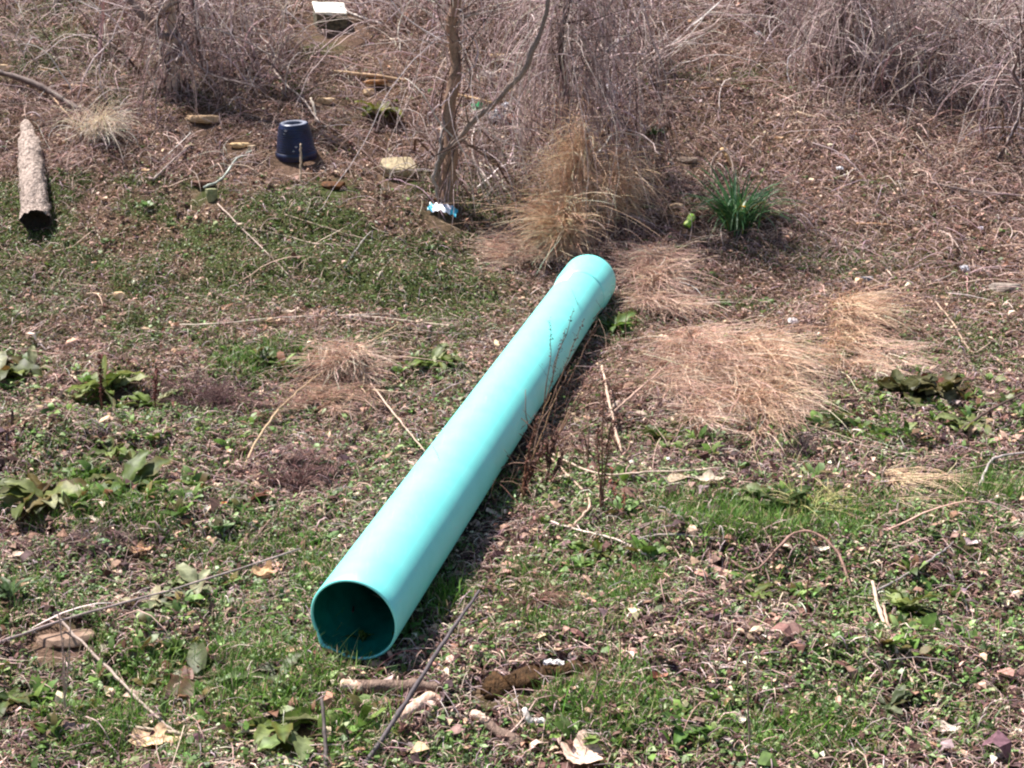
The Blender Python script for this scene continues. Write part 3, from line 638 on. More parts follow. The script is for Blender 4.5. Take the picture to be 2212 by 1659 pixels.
stone('flat dusty stone in the dirt patch at the lower left', 140, 1385, .10, .06, .02, (130, 104, 88), (156, 130, 112), .2, 19)
# block near the top edge; pale top painted as sunlit, body toned as shaded
bc = gp(712, 66); clear(bc, .3)

root = empty('concrete_block', tuple(bc)); tag(root, 'squared stone block with a cream top coloured as if sunlit at the top of the bank', 'block')
def boxmesh(c, sx, sy, sz, rot, jit=.006, seg=8):
    import bmesh
    bm = bmesh.new(); bmesh.ops.create_cube(bm, size=1); bmesh.ops.subdivide_edges(bm, edges=bm.edges[:], cuts=seg, use_grid_fill=True)
    for v in bm.verts:
        p = v.co; n = (fbm(np.array([p.x*4+p.z*2]), np.array([p.y*4-p.z*3]), 31, 3)[0]-.5)
        v.co = Vector((p.x*sx, p.y*sy, p.z*sz))*(1+n*.3)
    bmesh.ops.rotate(bm, verts=bm.verts, matrix=__import__('mathutils').Euler(rot).to_matrix())
    bmesh.ops.translate(bm, verts=bm.verts, vec=Vector(tuple(c)))
    me = bpy.data.meshes.new('block_body'); bm.to_mesh(me); bm.free(); return me
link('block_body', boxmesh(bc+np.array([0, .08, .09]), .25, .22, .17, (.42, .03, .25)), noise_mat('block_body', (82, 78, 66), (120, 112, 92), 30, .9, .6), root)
link('lit_block_top', boxmesh(bc+np.array([.004, .08-.040, .09+.089]), .252, .222, .024, (.42, .03, .25)), noise_mat('lit_block_top', (220, 216, 202), (246, 242, 230), 22, .9, .4), root)

# ------------------------------------------------------------------ broad-leaved plants
def broadleaf(bf, base, yaw, L, W, up, droop, col, col2, wav=.12, fold=.25, petiole=.25, k=9):
    us = np.linspace(0, 1, k); h = np.array([math.cos(yaw), math.sin(yaw), 0]); s = np.array([-math.sin(yaw), math.cos(yaw), 0])
    P = [np.array(base, float)]; ang = up
    for i in range(1, k):
        P.append(P[-1]+(h*math.cos(ang)+np.array([0, 0, 1])*math.sin(ang))*L/(k-1)); ang -= droop/(k-1)
    P = np.array(P); P[:, 2] = np.maximum(P[:, 2], H(P[:, 0], P[:, 1])+.006)
    V = []; cs_ = np.array([-1, -.55, 0, .55, 1.]); C = []
    ph = rng.uniform(0, 6)
    roll = rng.normal(0, .35)
    for i, u in enumerate(us):
        wd = W*max(.06, (math.sin(math.pi*np.clip((u-petiole*.5)/(1-petiole*.5), 0, 1)**.85))**.75) if u > petiole*.5 else W*.08
        T = nrm(P[min(i+1, k-1)]-P[max(i-1, 0)]); N = np.cross(T, s)*-1
        if N[2] < 0: N = -N
        for c in cs_:
            sd_ = s*math.cos(roll)+N*math.sin(roll)
            V.append(P[i]+sd_*c*wd/2+N*(abs(c)*fold*wd/2+wav*W*math.sin(u*17+ph+c*2)*abs(c)))
            mixv = (abs(c)**1.5)*.5 + (.0 if c else -.0)
            cc = np.array(col)*(1-mixv)+np.array(col2)*mixv
            if c == 0: cc = cc*1.25+.03
            C.append(cc)
    V = np.array(V); q = (np.arange(k-1)[:, None]*5+np.arange(4)[None]).ravel()
    bf.add(V, np.stack([q, q+1, q+6, q+5], -1), np.full(len(q), 4), np.array(C))
def dock(label, px, py, n, L, spread=1.0, cols=None, group='dock plants on the slope', name='dock_plant', upmean=.55, W=.38, crown=.03):
    c = gp(px, py); bf = Buf(); clear(c, L*.38)
    cols = cols or [(112, 132, 56), (138, 152, 84), (84, 108, 40), (160, 164, 116), (100, 118, 48)]
    n = int(n*1.8); L = L*.88
    for i in range(n):
        y_ = i*2.4+rng.normal(0, .3); l = L*rng.uniform(.55, 1.1); c1 = srgb(*cols[rng.integers(len(cols))])*.62*math.exp(rng.normal(0, .2))
        c2 = c1*np.array([1.05, 1.0, .95]) if rng.uniform() > .25 else c1*.6+srgb(150, 84, 60)*.4
        cr_ = min(crown, L*.1); b = c+np.array([rng.normal(0, cr_), rng.normal(0, cr_), .005])
        broadleaf(bf, b, y_, l, l*W*rng.uniform(.8, 1.2), upmean+rng.normal(0, .25), rng.uniform(.6, 1.6), c1, c2)
    o = link(name, bf.mesh(name), M_DOCK, None, tuple(c)); tag(o, label, 'plant', group); return o
OLV = [(118, 128, 58), (142, 150, 86), (90, 100, 38), (112, 96, 46), (168, 168, 122)]
RED = [(110, 96, 70), (120, 112, 84), (96, 104, 60), (136, 92, 76), (140, 140, 110)]
dock('large dock plant with curled leaves cut by the left edge', 10, 815, 10, .30, cols=OLV)
dock('dock leaf pair drooping over the bare dirt at the left', 78, 800, 3, .24, cols=OLV)
dock('tall dock plant between two dark red stalks at the left', 235, 850, 13, .27, upmean=.85)
dock('low dock rosette at the right foot of the tall dock plant', 330, 880, 7, .2)
dock('wide dock rosette with pale upturned leaves above the left grass', 95, 1090, 14, .27, cols=OLV)
dock('dock rosette with a red spotted leaf right of the wide rosette', 270, 1060, 12, .25)
dock('sparse young dock plant above the red spotted rosette', 245, 985, 7, .18)
dock('single dock tuft among purple stems left of the pipe', 530, 1090, 6, .17, cols=RED)
dock('pale cabbage like dock leaf behind the long grey stalk', 425, 1275, 4, .18, cols=[(170, 172, 132), (150, 156, 112)])
dock('flattened pale dock rosette under the long grey stalk', 345, 1310, 7, .19, cols=[(146, 152, 114), (120, 134, 86), (196, 186, 150)])
dock('reddish dock rosette with long flat leaves in the lower left grass', 430, 1475, 10, .22, cols=RED, upmean=.4)
dock('dock rosette with one long grey green leaf pointing right', 585, 1465, 8, .18, cols=[(120, 128, 100), (104, 112, 80), (96, 116, 60)], upmean=.4)
dock('broad leaved dock above the bottom edge left of the upright twig', 590, 1580, 9, .21)
dock('bright dock leaf standing at the right of the lower docks', 655, 1600, 4, .19, cols=[(124, 146, 84), (140, 152, 100)])
dock('yellow green dock plant on the bank behind the pot', 825, 250, 14, .24, cols=[(116, 124, 40), (140, 146, 70), (92, 104, 34), (160, 160, 100)])
dock('small dock rosette left of the middle of the pipe', 940, 790, 12, .2)
dock('fine leaved weed clump left of the straw fan', 575, 785, 16, .13, cols=[(80, 104, 46), (96, 116, 56)], W=.28)
dock('crinkled dock plant tucked under the right flank of the pipe', 1330, 712, 8, .22, cols=[(84, 118, 40), (96, 128, 52)])
dock('dock with two round pale leaves below the straw patch', 1425, 950, 7, .16)
dock('dock plant rooted beside the dark straw end below the straw', 1478, 945, 5, .1)
dock('large dark curled dock plant near the right edge', 1960, 860, 12, .26, cols=[(84, 84, 42), (104, 104, 60), (116, 116, 80), (72, 80, 34)], upmean=.8)
dock('bronze tinged dock just right of the dark curled dock', 2040, 850, 10, .24, cols=[(110, 104, 70), (136, 130, 96), (90, 88, 40), (128, 76, 60)], upmean=.7)
dock('spiky dark green dock at the right end of the straw', 1800, 920, 9, .17, cols=[(70, 88, 40), (90, 110, 54)])
dock('small dark green dock left of the spiky dock', 1738, 910, 6, .13, cols=[(60, 82, 40), (84, 106, 54)])
dock('yellow green dock below the gap between the dark docks', 1900, 945, 9, .14, cols=[(96, 128, 40), (110, 138, 60)])
dock('dock plant with upright leaves by the bright grass strip', 1690, 1100, 14, .2, cols=[(90, 108, 60), (118, 134, 88), (76, 96, 46)], upmean=.7)
dock('two leaved dock beside the dark slanting branch', 2085, 925, 6, .2, cols=[(150, 160, 100), (110, 130, 60)])
dock('bright leaf sprout just right of the pipe mouth', 880, 1375, 6, .1, cols=[(110, 146, 70), (96, 136, 60)], upmean=.9)
dock('tiny green sprout growing inside the pipe mouth', 782, 1388, 4, .07, cols=[(104, 136, 56)], upmean=1.1)
dock('small bright dock sprout between the twig and the pipe', 960, 1425, 5, .1, cols=[(110, 146, 80)], upmean=.6)
dock('large leaved weed at the foot of the broken pale stalk', 1960, 1320, 12, .17)
dock('round leaved weed in the litter at the lower right', 1920, 1530, 6, .13, cols=[(120, 126, 96), (100, 116, 70)])
dock('spear leaved weed at the left edge in the lower grass', 20, 1300, 10, .15, cols=[(90, 116, 76), (110, 134, 90)], upmean=1.1, W=.2)
dock('dark broad leaf plant in the bottom left corner', 20, 1520, 9, .2, cols=[(74, 96, 40), (104, 120, 60)])
dock('small yellow green plant in the brush near the top right', 1985, 145, 7, .16, cols=[(104, 146, 40), (120, 160, 50)])
dock('small dark weed cluster at the foot of the brush above the straw', 1415, 292, 8, .12, cols=[(60, 86, 50), (84, 106, 60)])
dock('low weed rosette in the litter below the pale stick', 1290, 1200, 9, .14)
dock('spiky weed rosette above the date side of the lower slope', 1625, 1290, 9, .13)
dock('spear leaved green sprout in the lower middle grass', 1480, 1590, 9, .12, cols=[(96, 130, 60)])
# strap-leaved clump
c = gp(1592, 498); clear(c, .1); root = empty('daffodil_clump', tuple(c)); tag(root, 'clump of arching dark green strap leaves like daffodils without open blooms', 'plant')
n = 210
a = rng.uniform(0, 6.28, n); rr_ = np.abs(rng.normal(0, .055, n))
x = c[0]+rr_*np.cos(a); y = c[1]+rr_*np.sin(a); z = H(x, y)
yaw = a+rng.normal(0, .5, n)
C = pal(n, [(64, 104, 60), (82, 124, 74), (108, 144, 96), (134, 160, 120), (50, 82, 46), (170, 160, 90)], [4, 4, 3, 1.5, 2, .5], .15)
L_ = rng.uniform(.3, .56, n); ln = np.abs(rng.normal(.32, .24, n)); dr = rng.uniform(.6, 2.5, n)
bf = Buf().add(*blades(x, y, z, L_, rng.uniform(.005, .009, n), yaw, ln, dr, C, 9)); link('strap_leaves', bf.mesh('strap_leaves'), M_GRN, root)
bf = Buf(); fp = at_y(1608, 448, c[1]-.04)
for i in range(6):
    broadleaf(bf, fp, i*1.05, .028, .018, .5, .4, (.75, .42, .03), (.8, .5, .05), .02, .1, .1, 5)
fl = link('flower', bf.mesh('flower'), M_GRN, root); fl['label'] = 'withered orange yellow bud'

# ------------------------------------------------------------------ straw tufts
def straw(label, px, py, n, L, yaw0, yawsd, lean, leansd, droop, area=(20, 12), cols=None, name='dry_grass_tuft', group='clumps of dead straw coloured grass', wid=.0016, curl=.6, lift=.018, drape=0):
    c = gp(px, py); a = rng.uniform(0, 6.28, n); r_ = np.sqrt(rng.uniform(0, 1, n))
    ex = gp(px+area[0], py)[:2]-c[:2]; ey = gp(px, py-area[1])[:2]-c[:2]
    u = r_*np.cos(a); v = r_*np.sin(a)
    # strands spring from small clumps inside the patch
    nc = max(5, n//45); cu = rng.normal(0, .5, nc); cv = rng.normal(0, .5, nc); pick = rng.integers(0, nc, n); cy_ = rng.normal(0, yawsd, nc)
    loose = rng.uniform(0, 1, n) < .35
    u = np.where(loose, u, cu[pick]+rng.normal(0, .07, n)); v = np.where(loose, v, cv[pick]+rng.normal(0, .07, n))
    x = c[0]+ex[0]*u+ey[0]*v; y = c[1]+ex[1]*u+ey[1]*v; z = H(x, y)
    ok = pipe_d(x, y) > .17; x, y, z, pick, loose = x[ok], y[ok], z[ok], pick[ok], loose[ok]; n = len(x)
    cols = cols or [(220, 188, 168), (202, 170, 154), (236, 210, 192), (170, 136, 122), (194, 164, 152)]
    k = 8
    yaw = yaw0+np.where(loose, rng.normal(0, yawsd*1.5, n), cy_[pick]+rng.normal(0, .26, n)); Ln = L*np.exp(rng.normal(-.15, .35, n)); le = np.clip(rng.normal(lean, leansd, n), 0, 1.5); dr = droop*rng.uniform(.3, 1.3, n)
    dyaw = rng.normal(0, curl, n); top = np.abs(rng.normal(0, lift, n))
    P = np.zeros((n, k, 3)); cur = np.stack([x, y, z+rng.uniform(0, .02, n)+drape*rng.uniform(0, 1, n)**1.3*(.4+.6*(1-np.abs(u[ok])))], -1); ang = math.pi/2-le
    for j in range(k):
        P[:, j] = cur
        st = (Ln/(k-1))[:, None]
        cur = cur+np.stack([np.cos(yaw)*np.cos(ang), np.sin(yaw)*np.cos(ang), np.sin(ang)], -1)*st
        yaw = yaw+dyaw/(k-1)+rng.normal(0, .09, n); ang = ang-dr/(k-1)
        hz = H(cur[:, 0], cur[:, 1])+.004+top; cur[:, 2] = np.maximum(cur[:, 2], hz)
    ok = (pipe_d(P[:, -1, 0], P[:, -1, 1]) > .16) & (pipe_d(P[:, 4, 0], P[:, 4, 1]) > .16); P = P[ok]; n = len(P)
    R = (wid*np.exp(rng.normal(0, .25, n)))[:, None]*np.linspace(1.1, .45, k)[None]
    CC = pal(n, cols, None, .16)
    if name == 'dry_grass_tuft': CC = (CC*.92+CC.mean(1, keepdims=True)*.08)*1.16*np.array([1.03, 1.0, .95])
    bf = Buf().add(*tubes(P, R, CC, 3))
    return tag(link(name, bf.mesh(name), M_STRAW, None, tuple(c)), label, 'dry grass', group)
PI = math.pi
OR = [(232, 194, 160), (216, 176, 146), (242, 212, 184), (188, 150, 122)]
straw('narrow tan dead grass column hanging with the vines behind the pipe', 1262, 462, 1300, .42, -PI/2-.5, .45, 1.1, .35, 1.9, (24, 36), OR, drape=.62)
straw('dead grass spilling down left from the column behind the bell end', 1222, 515, 1300, .42, -PI/2-.35, .25, 1.2, .2, .9, (26, 40), OR, drape=.25)
straw('loose dead grass hanging on the right side of the grass column', 1325, 445, 520, .36, -1.2, .6, 1.1, .35, 1.8, (36, 50), OR, drape=.4)
straw('low mat of straw at the left side of the bell end', 1150, 548, 800, .26, -PI/2-.6, .8, 1.35, .12, .5, (90, 28))
straw('matted straw mound just right of the bell end', 1415, 585, 1000, .3, -PI/2+.2, .6, 1.2, .18, .9, (48, 40))
straw('straw mat below the mound at the right of the bell end', 1425, 650, 700, .26, -PI/2+.3, .8, 1.35, .12, .5, (60, 32))
straw('wide combed straw patch right of the middle of the pipe', 1500, 790, 1900, .34, -PI/2+.05, .45, 1.25, .16, .8, (82, 72))
straw('thick straw ridge at the right part of the combed patch', 1635, 815, 1500, .36, -PI/2+.1, .4, 1.2, .18, .9, (58, 76), [(216, 182, 156), (196, 162, 140), (230, 202, 180), (170, 138, 118)])
straw('narrow pointed tail of straw below the combed patch', 1512, 905, 420, .26, -PI/2-.05, .12, 1.25, .12, .6, (16, 30))
straw('pale lower fringe of straw above the small docks', 1650, 880, 600, .24, -PI/2+.3, .4, 1.3, .12, .6, (100, 30))
straw('blond straw tuft combed down right near the right end of the straw', 1825, 690, 850, .34, -PI/2+.2, .4, 1.2, .18, .9, (38, 46), [(218, 184, 156), (198, 162, 138), (230, 202, 176), (172, 138, 116)])
straw('loose thin straw at the far right of the blond tuft', 1890, 780, 450, .24, -PI/2+.3, .9, 1.38, .1, .4, (90, 45))
straw('fan of dead grass spreading left of the pipe', 740, 780, 650, .28, -PI/2, .5, 1.2, .2, .9, (60, 25))
straw('brown flattened grass under the straw fan', 720, 845, 600, .2, -PI/2, 1.2, 1.35, .15, .5, (80, 35), [(186, 150, 132), (166, 132, 116), (204, 172, 152)])
straw('bleached tuft of drooping dead grass right of the log', 200, 285, 420, .34, -PI/2+.5, .4, .9, .25, 1.6, (45, 14), [(226, 208, 190), (206, 186, 170), (240, 226, 210)])
straw('straw wisps lying over the litter above the bright grass at the right', 1930, 1045, 170, .24, -PI/2+.8, .6, 1.35, .1, .4, (110, 30), [(214, 188, 152), (196, 170, 142)])
straw('green gold grass wisps at the left end of the bright grass strip', 1760, 1110, 260, .16, 0, 1.5, 1.1, .3, 1.2, (70, 22), [(176, 170, 110), (160, 156, 96), (200, 184, 130)])
DW = dict(name='dead_weed', group='dead brown weeds', wid=.0014)
straw('dark rust brown weed tangle left of the pipe', 645, 1040, 420, .14, 0, 2, .8, .4, 1.6, (70, 30), [(122, 88, 84), (100, 70, 70), (152, 114, 104)], **DW)
straw('purple brown dead weed mat beside the dock rosettes', 450, 870, 900, .15, 0, 2, .9, .4, 1.6, (120, 45), [(112, 80, 78), (92, 64, 66), (140, 108, 102)], **DW)
straw('dark upright dead weed with a curled head right of the small docks', 1727, 985, 90, .15, 0, 2, .35, .25, 1.9, (16, 8), [(62, 46, 50), (84, 64, 66)], **DW)
straw('rust brown curled fern like weed in the lower middle litter', 1180, 1310, 200, .13, 0, 2, .9, .4, 1.8, (40, 14), [(124, 82, 70), (100, 68, 64), (160, 124, 108)], **DW)
straw('purplish dead weed mat at the left below the dock rosettes', 200, 1185, 380, .12, 0, 2, 1.1, .3, 1.4, (150, 25), [(114, 86, 84), (140, 114, 108), (92, 68, 68)], **DW)

# ------------------------------------------------------------------ dead seed-head weeds against the pipe
def seedweed(label, base, tips, r0, col, name='dead_weed_stalk', group='dead weed stalks beside the pipe', seeds=26, yoff=-.02, seedcol=(70, 48, 44), ssz=.006):
    b = gp(*base); bf = Buf(); c1 = srgb(*col); c2 = srgb(*seedcol)
    for (tx, ty, sy, via) in tips:
        t = at_y(tx, ty, b[1]+sy); v = at_y(via[0], via[1], b[1]+sy*.5) if via else (b+t)/2
        branch_mesh(bf, [b, v, t], r0, r0*.3, col, 5, 14, .003)
        P = catmull([b, v, t], 60)[22:]
        n = seeds; ii = rng.integers(0, len(P), n); O = P[ii]+rng.normal(0, .004, (n, 3))
        s = rng.uniform(.6, 1.4, n)*ssz
        bf.add(*hexleaves(O, rng.uniform(0, 6.28, n), rng.normal(.3, .6, n), rng.normal(0, 1, n), s*1.5, s, rng.normal(.1, .2, n), np.tile(c2, (n, 1))*np.exp(rng.normal(0, .25, (n, 1)))))
        for _ in range(max(2, n//5)):
            p = P[rng.integers(0, len(P))]; d = nrm(rng.normal(0, 1, 3)+np.array([0, 0, .8])); Ls = rng.uniform(.01, .04)
            Q = np.array([p+d*Ls*u for u in (0, .5, 1)]); bf.add(*tubes(Q[None], np.full((1, 3), .0007), c2[None], 3))
    return tag(link(name, bf.mesh(name), M_STEM, None, tuple(b)), label, 'dead weed', group)
seedweed('branching dead weed with dark seed heads silhouetted on the pipe', (1165, 935), [(1240, 668, .05, (1200, 790)), (1222, 712, .03, (1196, 800)), (1188, 690, .02, (1188, 780)), (1262, 690, .06, (1225, 780))], .0035, (120, 92, 76), seeds=34)
seedweed('thin dead weed spike left of the branching one against the pipe', (1168, 900), [(1158, 795, .0, (1162, 850)), (1172, 785, .02, (1170, 850))], .002, (120, 92, 80), seeds=16)
seedweed('bristly dead weed spikes at the right rim of the pipe', (1195, 880), [(1232, 790, .04, (1215, 830)), (1290, 690, .1, (1250, 780)), (1255, 770, .05, (1226, 830))], .003, (130, 98, 80), seeds=30)
seedweed('leaning tan weed stems with brown heads crossing the pipe edge', (1125, 1080), [(1190, 850, .05, (1150, 950)), (1215, 830, .08, (1165, 950)), (1172, 890, .04, (1140, 980))], .0045, (150, 116, 86), seeds=30)
seedweed('rust brown weed stalk at the dark shadow beside the pipe', (1128, 1085), [(1150, 1000, .0, (1135, 1040)), (1180, 960, .02, (1150, 1020)), (1160, 900, .03, (1140, 990))], .006, (116, 72, 54), seeds=60, seedcol=(96, 58, 48), ssz=.009)
seedweed('fluffy dark brown weed head in the shade right of the pipe', (1180, 1060), [(1200, 930, .0, (1190, 990)), (1180, 950, .0, (1182, 1000)), (1215, 980, .0, (1200, 1020))], .004, (110, 80, 66), seeds=90, seedcol=(92, 60, 52), ssz=.009)
seedweed('tall reddish brown weed standing between pipe and straw', (1300, 1110), [(1305, 830, .0, (1300, 960)), (1330, 900, .0, (1310, 1000)), (1290, 930, .02, (1292, 1000))], .0045, (126, 88, 74), seeds=90, seedcol=(116, 78, 66), ssz=.007)
seedweed('thin pinkish weed stalk with a reddish tip right of the tall weed', (1345, 1130), [(1318, 1000, .0, (1326, 1060)), (1350, 1050, .0, (1348, 1090))], .003, (140, 100, 84), seeds=30, seedcol=(170, 100, 84))
seedweed('brown weed stalk leaning from the pipe shadow to the upper right', (1195, 960), [(1330, 770, .05, (1260, 850)), (1290, 800, .05, (1240, 870))], .0045, (150, 116, 96), seeds=24)
seedweed('fine black twig lying up the pipe flank above the mouth', (992, 1140), [(937, 965, -.04, (975, 1060)), (1035, 1075, .02, (1010, 1105)), (945, 1110, -.02, (970, 1118))], .0016, (60, 60, 60), seeds=6, seedcol=(50, 50, 50), ssz=.003)
seedweed('dark red dock seed stalk left of the tall dock plant', (222, 905), [(216, 770, .0, (218, 830))], .006, (110, 64, 52), seeds=160, seedcol=(104, 58, 50), ssz=.009, group='dark red dock seed stalks')
seedweed('dark red dock seed stalk right of the tall dock plant', (333, 900), [(340, 795, .0, (336, 850))], .005, (110, 64, 52), seeds=130, seedcol=(112, 62, 54), ssz=.009, group='dark red dock seed stalks')
seedweed('brown seed stalk slanting over the pale dock rosette', (505, 1400), [(330, 1225, .1, (430, 1330))], .004, (90, 64, 58), seeds=50, seedcol=(80, 56, 54), ssz=.007, group='dark red dock seed stalks')
seedweed('slim brown weed standing in the litter right of the bright grass', (1672, 1250), [(1668, 1130, .0, (1670, 1190))], .003, (120, 80, 64), seeds=30, group='slim brown weeds of the lower slope')
seedweed('slim brown weed standing among the lower right litter', (1745, 1345), [(1752, 1150, .0, (1745, 1260))], .003, (120, 80, 64), seeds=40, group='slim brown weeds of the lower slope')
seedweed('long thin grey weed stem rising from the bottom edge right of centre', (1620, 1640), [(1610, 1340, .0, (1616, 1500)), (1608, 1240, .05, (1612, 1440))], .0028, (140, 116, 110), seeds=10, group='slim brown weeds of the lower slope')
seedweed('pale thin stalk with a frayed foot at the lower left', (140, 1560), [(130, 1330, .0, (140, 1450)), (165, 1240, .05, (150, 1380)), (100, 1240, .05, (130, 1350))], .003, (176, 152, 140), seeds=8, seedcol=(170, 150, 140), group='pale stalks of the lower left')

# ------------------------------------------------------------------ vines, thickets, trees
def walks(n, k, P0, D0, step, wob, grav, drag=0, clampz=True, attract=None):
    P = np.zeros((n, k, 3)); p = P0.copy(); d = nrm(D0.copy()); turn = rng.normal(0, wob*.5, (n, 3))
    for j in range(k):
        P[:, j] = p
        d = d+turn*.6+rng.normal(0, wob, (n, 3)); d[:, 2] += grav*(1 if np.isscalar(grav) else 1); d = nrm(d)
        p = p+d*(step if np.isscalar(step) else step[:, None])
        if clampz:
            h = H(p[:, 0], p[:, 1])+.006; below = p[:, 2] < h
            p[:, 2] = np.where(below, h, p[:, 2]); d[:, 2] = np.where(below, np.abs(d[:, 2])*.15, d[:, 2])
    return P
VC = [(184, 162, 158), (156, 132, 128), (208, 188, 182), (116, 92, 86), (226, 208, 202), (76, 56, 50)]
VW = [5, 4, 3, 3, 1.5, 2]
def thicket(label, regions, n, hgt, r, group='grey brush thickets on the bank', cols=VC, wts=VW, name='vine_thicket', k=14, grav=-.10, up=1.2, wob=.16, droop_frac=.5, lab_kind='stuff'):
    bf = Buf(); tot = sum(q[4] for q in regions)
    for (cx, cy, rx, ry, wt) in regions:
        m_ = int(n*.30*wt/tot)
        # regions given as ground points
        G = np.array([gp(cx+rng.normal(0, rx), np.clip(cy+rng.normal(0, ry), 12, 1600)) for _ in range(max(20, m_//14))])
        I = rng.integers(0, len(G), m_); P0 = G[I]+np.concatenate([rng.normal(0, .10, (m_, 2)), np.zeros((m_, 1))], 1); P0[:, 2] = H(P0[:, 0], P0[:, 1])
        a = rng.uniform(0, 6.28, m_)
        D0 = np.stack([np.cos(a)*.5, np.sin(a)*.5, np.full(m_, up)*rng.uniform(.4, 1.3, m_)], -1)
        st = hgt*rng.uniform(.5, 1.3, m_)/k*1.5
        P = walks(m_, k, P0, D0, st, wob, grav)
        R = (r*1.7*np.exp(rng.normal(0, .45, m_)))[:, None]*np.linspace(1.2, .4, k)[None]
        bf.add(*tubes(P, R, pal(m_, cols, wts, .16), 3))
        # hanging strands starting high and falling
        h_ = int(m_*droop_frac)
        P0 = P[rng.integers(0, m_, h_), rng.integers(k//3, k, h_)]
        a = rng.uniform(0, 6.28, h_); D0 = np.stack([np.cos(a)*.7, np.sin(a)*.7, rng.normal(.2, .3, h_)], -1)
        Q = walks(h_, k, P0, D0, hgt*rng.uniform(.4, 1.1, h_)/k, wob*1.2, -.2)
        R = (r*1.1*np.exp(rng.normal(0, .3, h_)))[:, None]*np.linspace(1.1, .4, k)[None]
        bf.add(*tubes(Q, R, pal(h_, cols, wts, .16), 3))
    # a few stouter pale canes
    m_ = max(6, int(n*.022)); P0 = G[rng.integers(0, len(G), m_)] if len(regions) == 1 else np.array([gp(cx+rng.normal(0, rx), np.clip(cy+rng.normal(0, ry), 12, 1600)) for (cx, cy, rx, ry, wt) in regions for _ in range(max(1, int(m_*wt/tot)))])
    m_ = len(P0); a = rng.uniform(0, 6.28, m_)
    if r > .0015:
        Q = walks(m_, 26, P0, np.stack([np.cos(a)*.6, np.sin(a)*.6, rng.uniform(.3, 1.6, m_)], -1), hgt*rng.uniform(.6, 1.6, m_)/20, .13, -.035)
        bf.add(*tubes(Q, (rng.uniform(.003, .007, m_))[:, None]*np.linspace(1.1, .5, 26)[None], pal(m_, [(206, 186, 176), (186, 166, 158), (150, 128, 118), (222, 204, 194)], None, .12), 5))
    o = link(name, bf.mesh(name), M_STEM); tag(o, label, 'brush', group, lab_kind); return o
def tree(label, base, pts, r0, r1, col, limbs, vines=0, group='bare saplings on the bank', nm='sapling', vinecol=VC, hang=0, vr=.0045):
    b = gp(*base); root = empty(nm, tuple(b)); tag(root, label, 'tree', group)
    P = [b-np.array([0, 0, .03])]+[at_y(px, py, b[1]+dy) for px, py, dy in pts]
    last = P[-1]; d = nrm(P[-1]-P[-2]); P += [last+d*.5+np.array([.03, 0, .1]), last+d*1.1+np.array([-.05, .05, .3])]
    bf = Buf(); branch_mesh(bf, P, r0, r1, col, 12, 40, .004, 0, knot=.05); link('trunk', bf.mesh('trunk'), M_STEM, root)
    PP = catmull(P, 60)
    for lb in limbs:
        bf = Buf(); bp_ = [at_y(px, py, b[1]+dy) for px, py, dy in lb[0]]
        branch_mesh(bf, bp_, lb[1], lb[2], lb[3], 8, 20, .006, lb[4], .3); link('limb', bf.mesh('limb'), M_STEM, root)
    # twigs in the crown
    bf = Buf(); n = 60; P0 = PP[rng.integers(25, 60, n)]; a = rng.uniform(0, 6.28, n)
    W_ = walks(n, 12, P0, np.stack([np.cos(a), np.sin(a), rng.uniform(.2, 1, n)], -1), rng.uniform(.04, .09, n), .15, .03, clampz=False)
    bf.add(*tubes(W_, (rng.uniform(.002, .006, n))[:, None]*np.linspace(1, .4, 12)[None], pal(n, vinecol, None, .12), 4)); link('twigs', bf.mesh('twigs'), M_STEM, root)
    if vines:
        bf = Buf()
        for _ in range(vines):
            k = 60; ph = rng.uniform(0, 6.28); tw = rng.uniform(-3, 3); of = r0*rng.uniform(.7, 1.6); u = np.linspace(0, 1, k)
            hi = rng.uniform(.5, 1); Q = np.array([PP[int(v*hi*59)] for v in u])
            Q = Q+np.stack([np.cos(ph+tw*u*3)*of, np.sin(ph+tw*u*3)*of, np.zeros(k)], -1)*(1+1.0*np.sin(u*9+ph)**2)[:, None]
            Q = Q+np.cumsum(rng.normal(0, .004, (k, 3)), 0)
            bf.add(*tubes(Q[None], (vr*rng.uniform(.6, 1.6)*np.linspace(1, .6, k))[None], pal(1, vinecol, None, .1), 5))
        link('clinging_vines', bf.mesh('clinging_vines'), M_STEM, root)
    if hang:
        n = hang; P0 = PP[rng.integers(18, 60, n)]; a = rng.uniform(0, 6.28, n); k = 22
        W_ = walks(n, k, P0, np.stack([np.cos(a), np.sin(a)*.8, rng.uniform(0, .8, n)], -1), rng.uniform(.02, .09, n), .13, -.26)
        bf = Buf().add(*tubes(W_, (rng.uniform(.0012, .0035, n))[:, None]*np.linspace(1, .5, k)[None], pal(n, VC, VW, .15), 3))
        link('hanging_vines', bf.mesh('hanging_vines'), M_STEM, root)
    return root
BK = (124, 98, 84)
tree('vine wrapped sapling with a thick brown trunk left of the straw tuft', (962, 440), [(975, 330, 0), (968, 240, .03), (985, 150, .05), (975, 60, .05), (985, 0, .05)], .05, .028, (140, 112, 94),
     [([(950, 400, -.04), (948, 350, -.08), (1000, 285, -.12), (1070, 220, -.15), (1130, 150, -.2), (1170, 60, -.2), (1190, -40, -.2)], .022, .016, (128, 110, 100), 8),
      ([(985, 300, .0), (1040, 330, .02), (1130, 400, .05), (1180, 440, .05)], .012, .006, (120, 96, 84), 4),
      ([(950, 440, 0), (938, 380, -.1), (950, 320, -.1), (960, 250, 0)], .012, .008, (150, 136, 130), 2)], 9, hang=60)
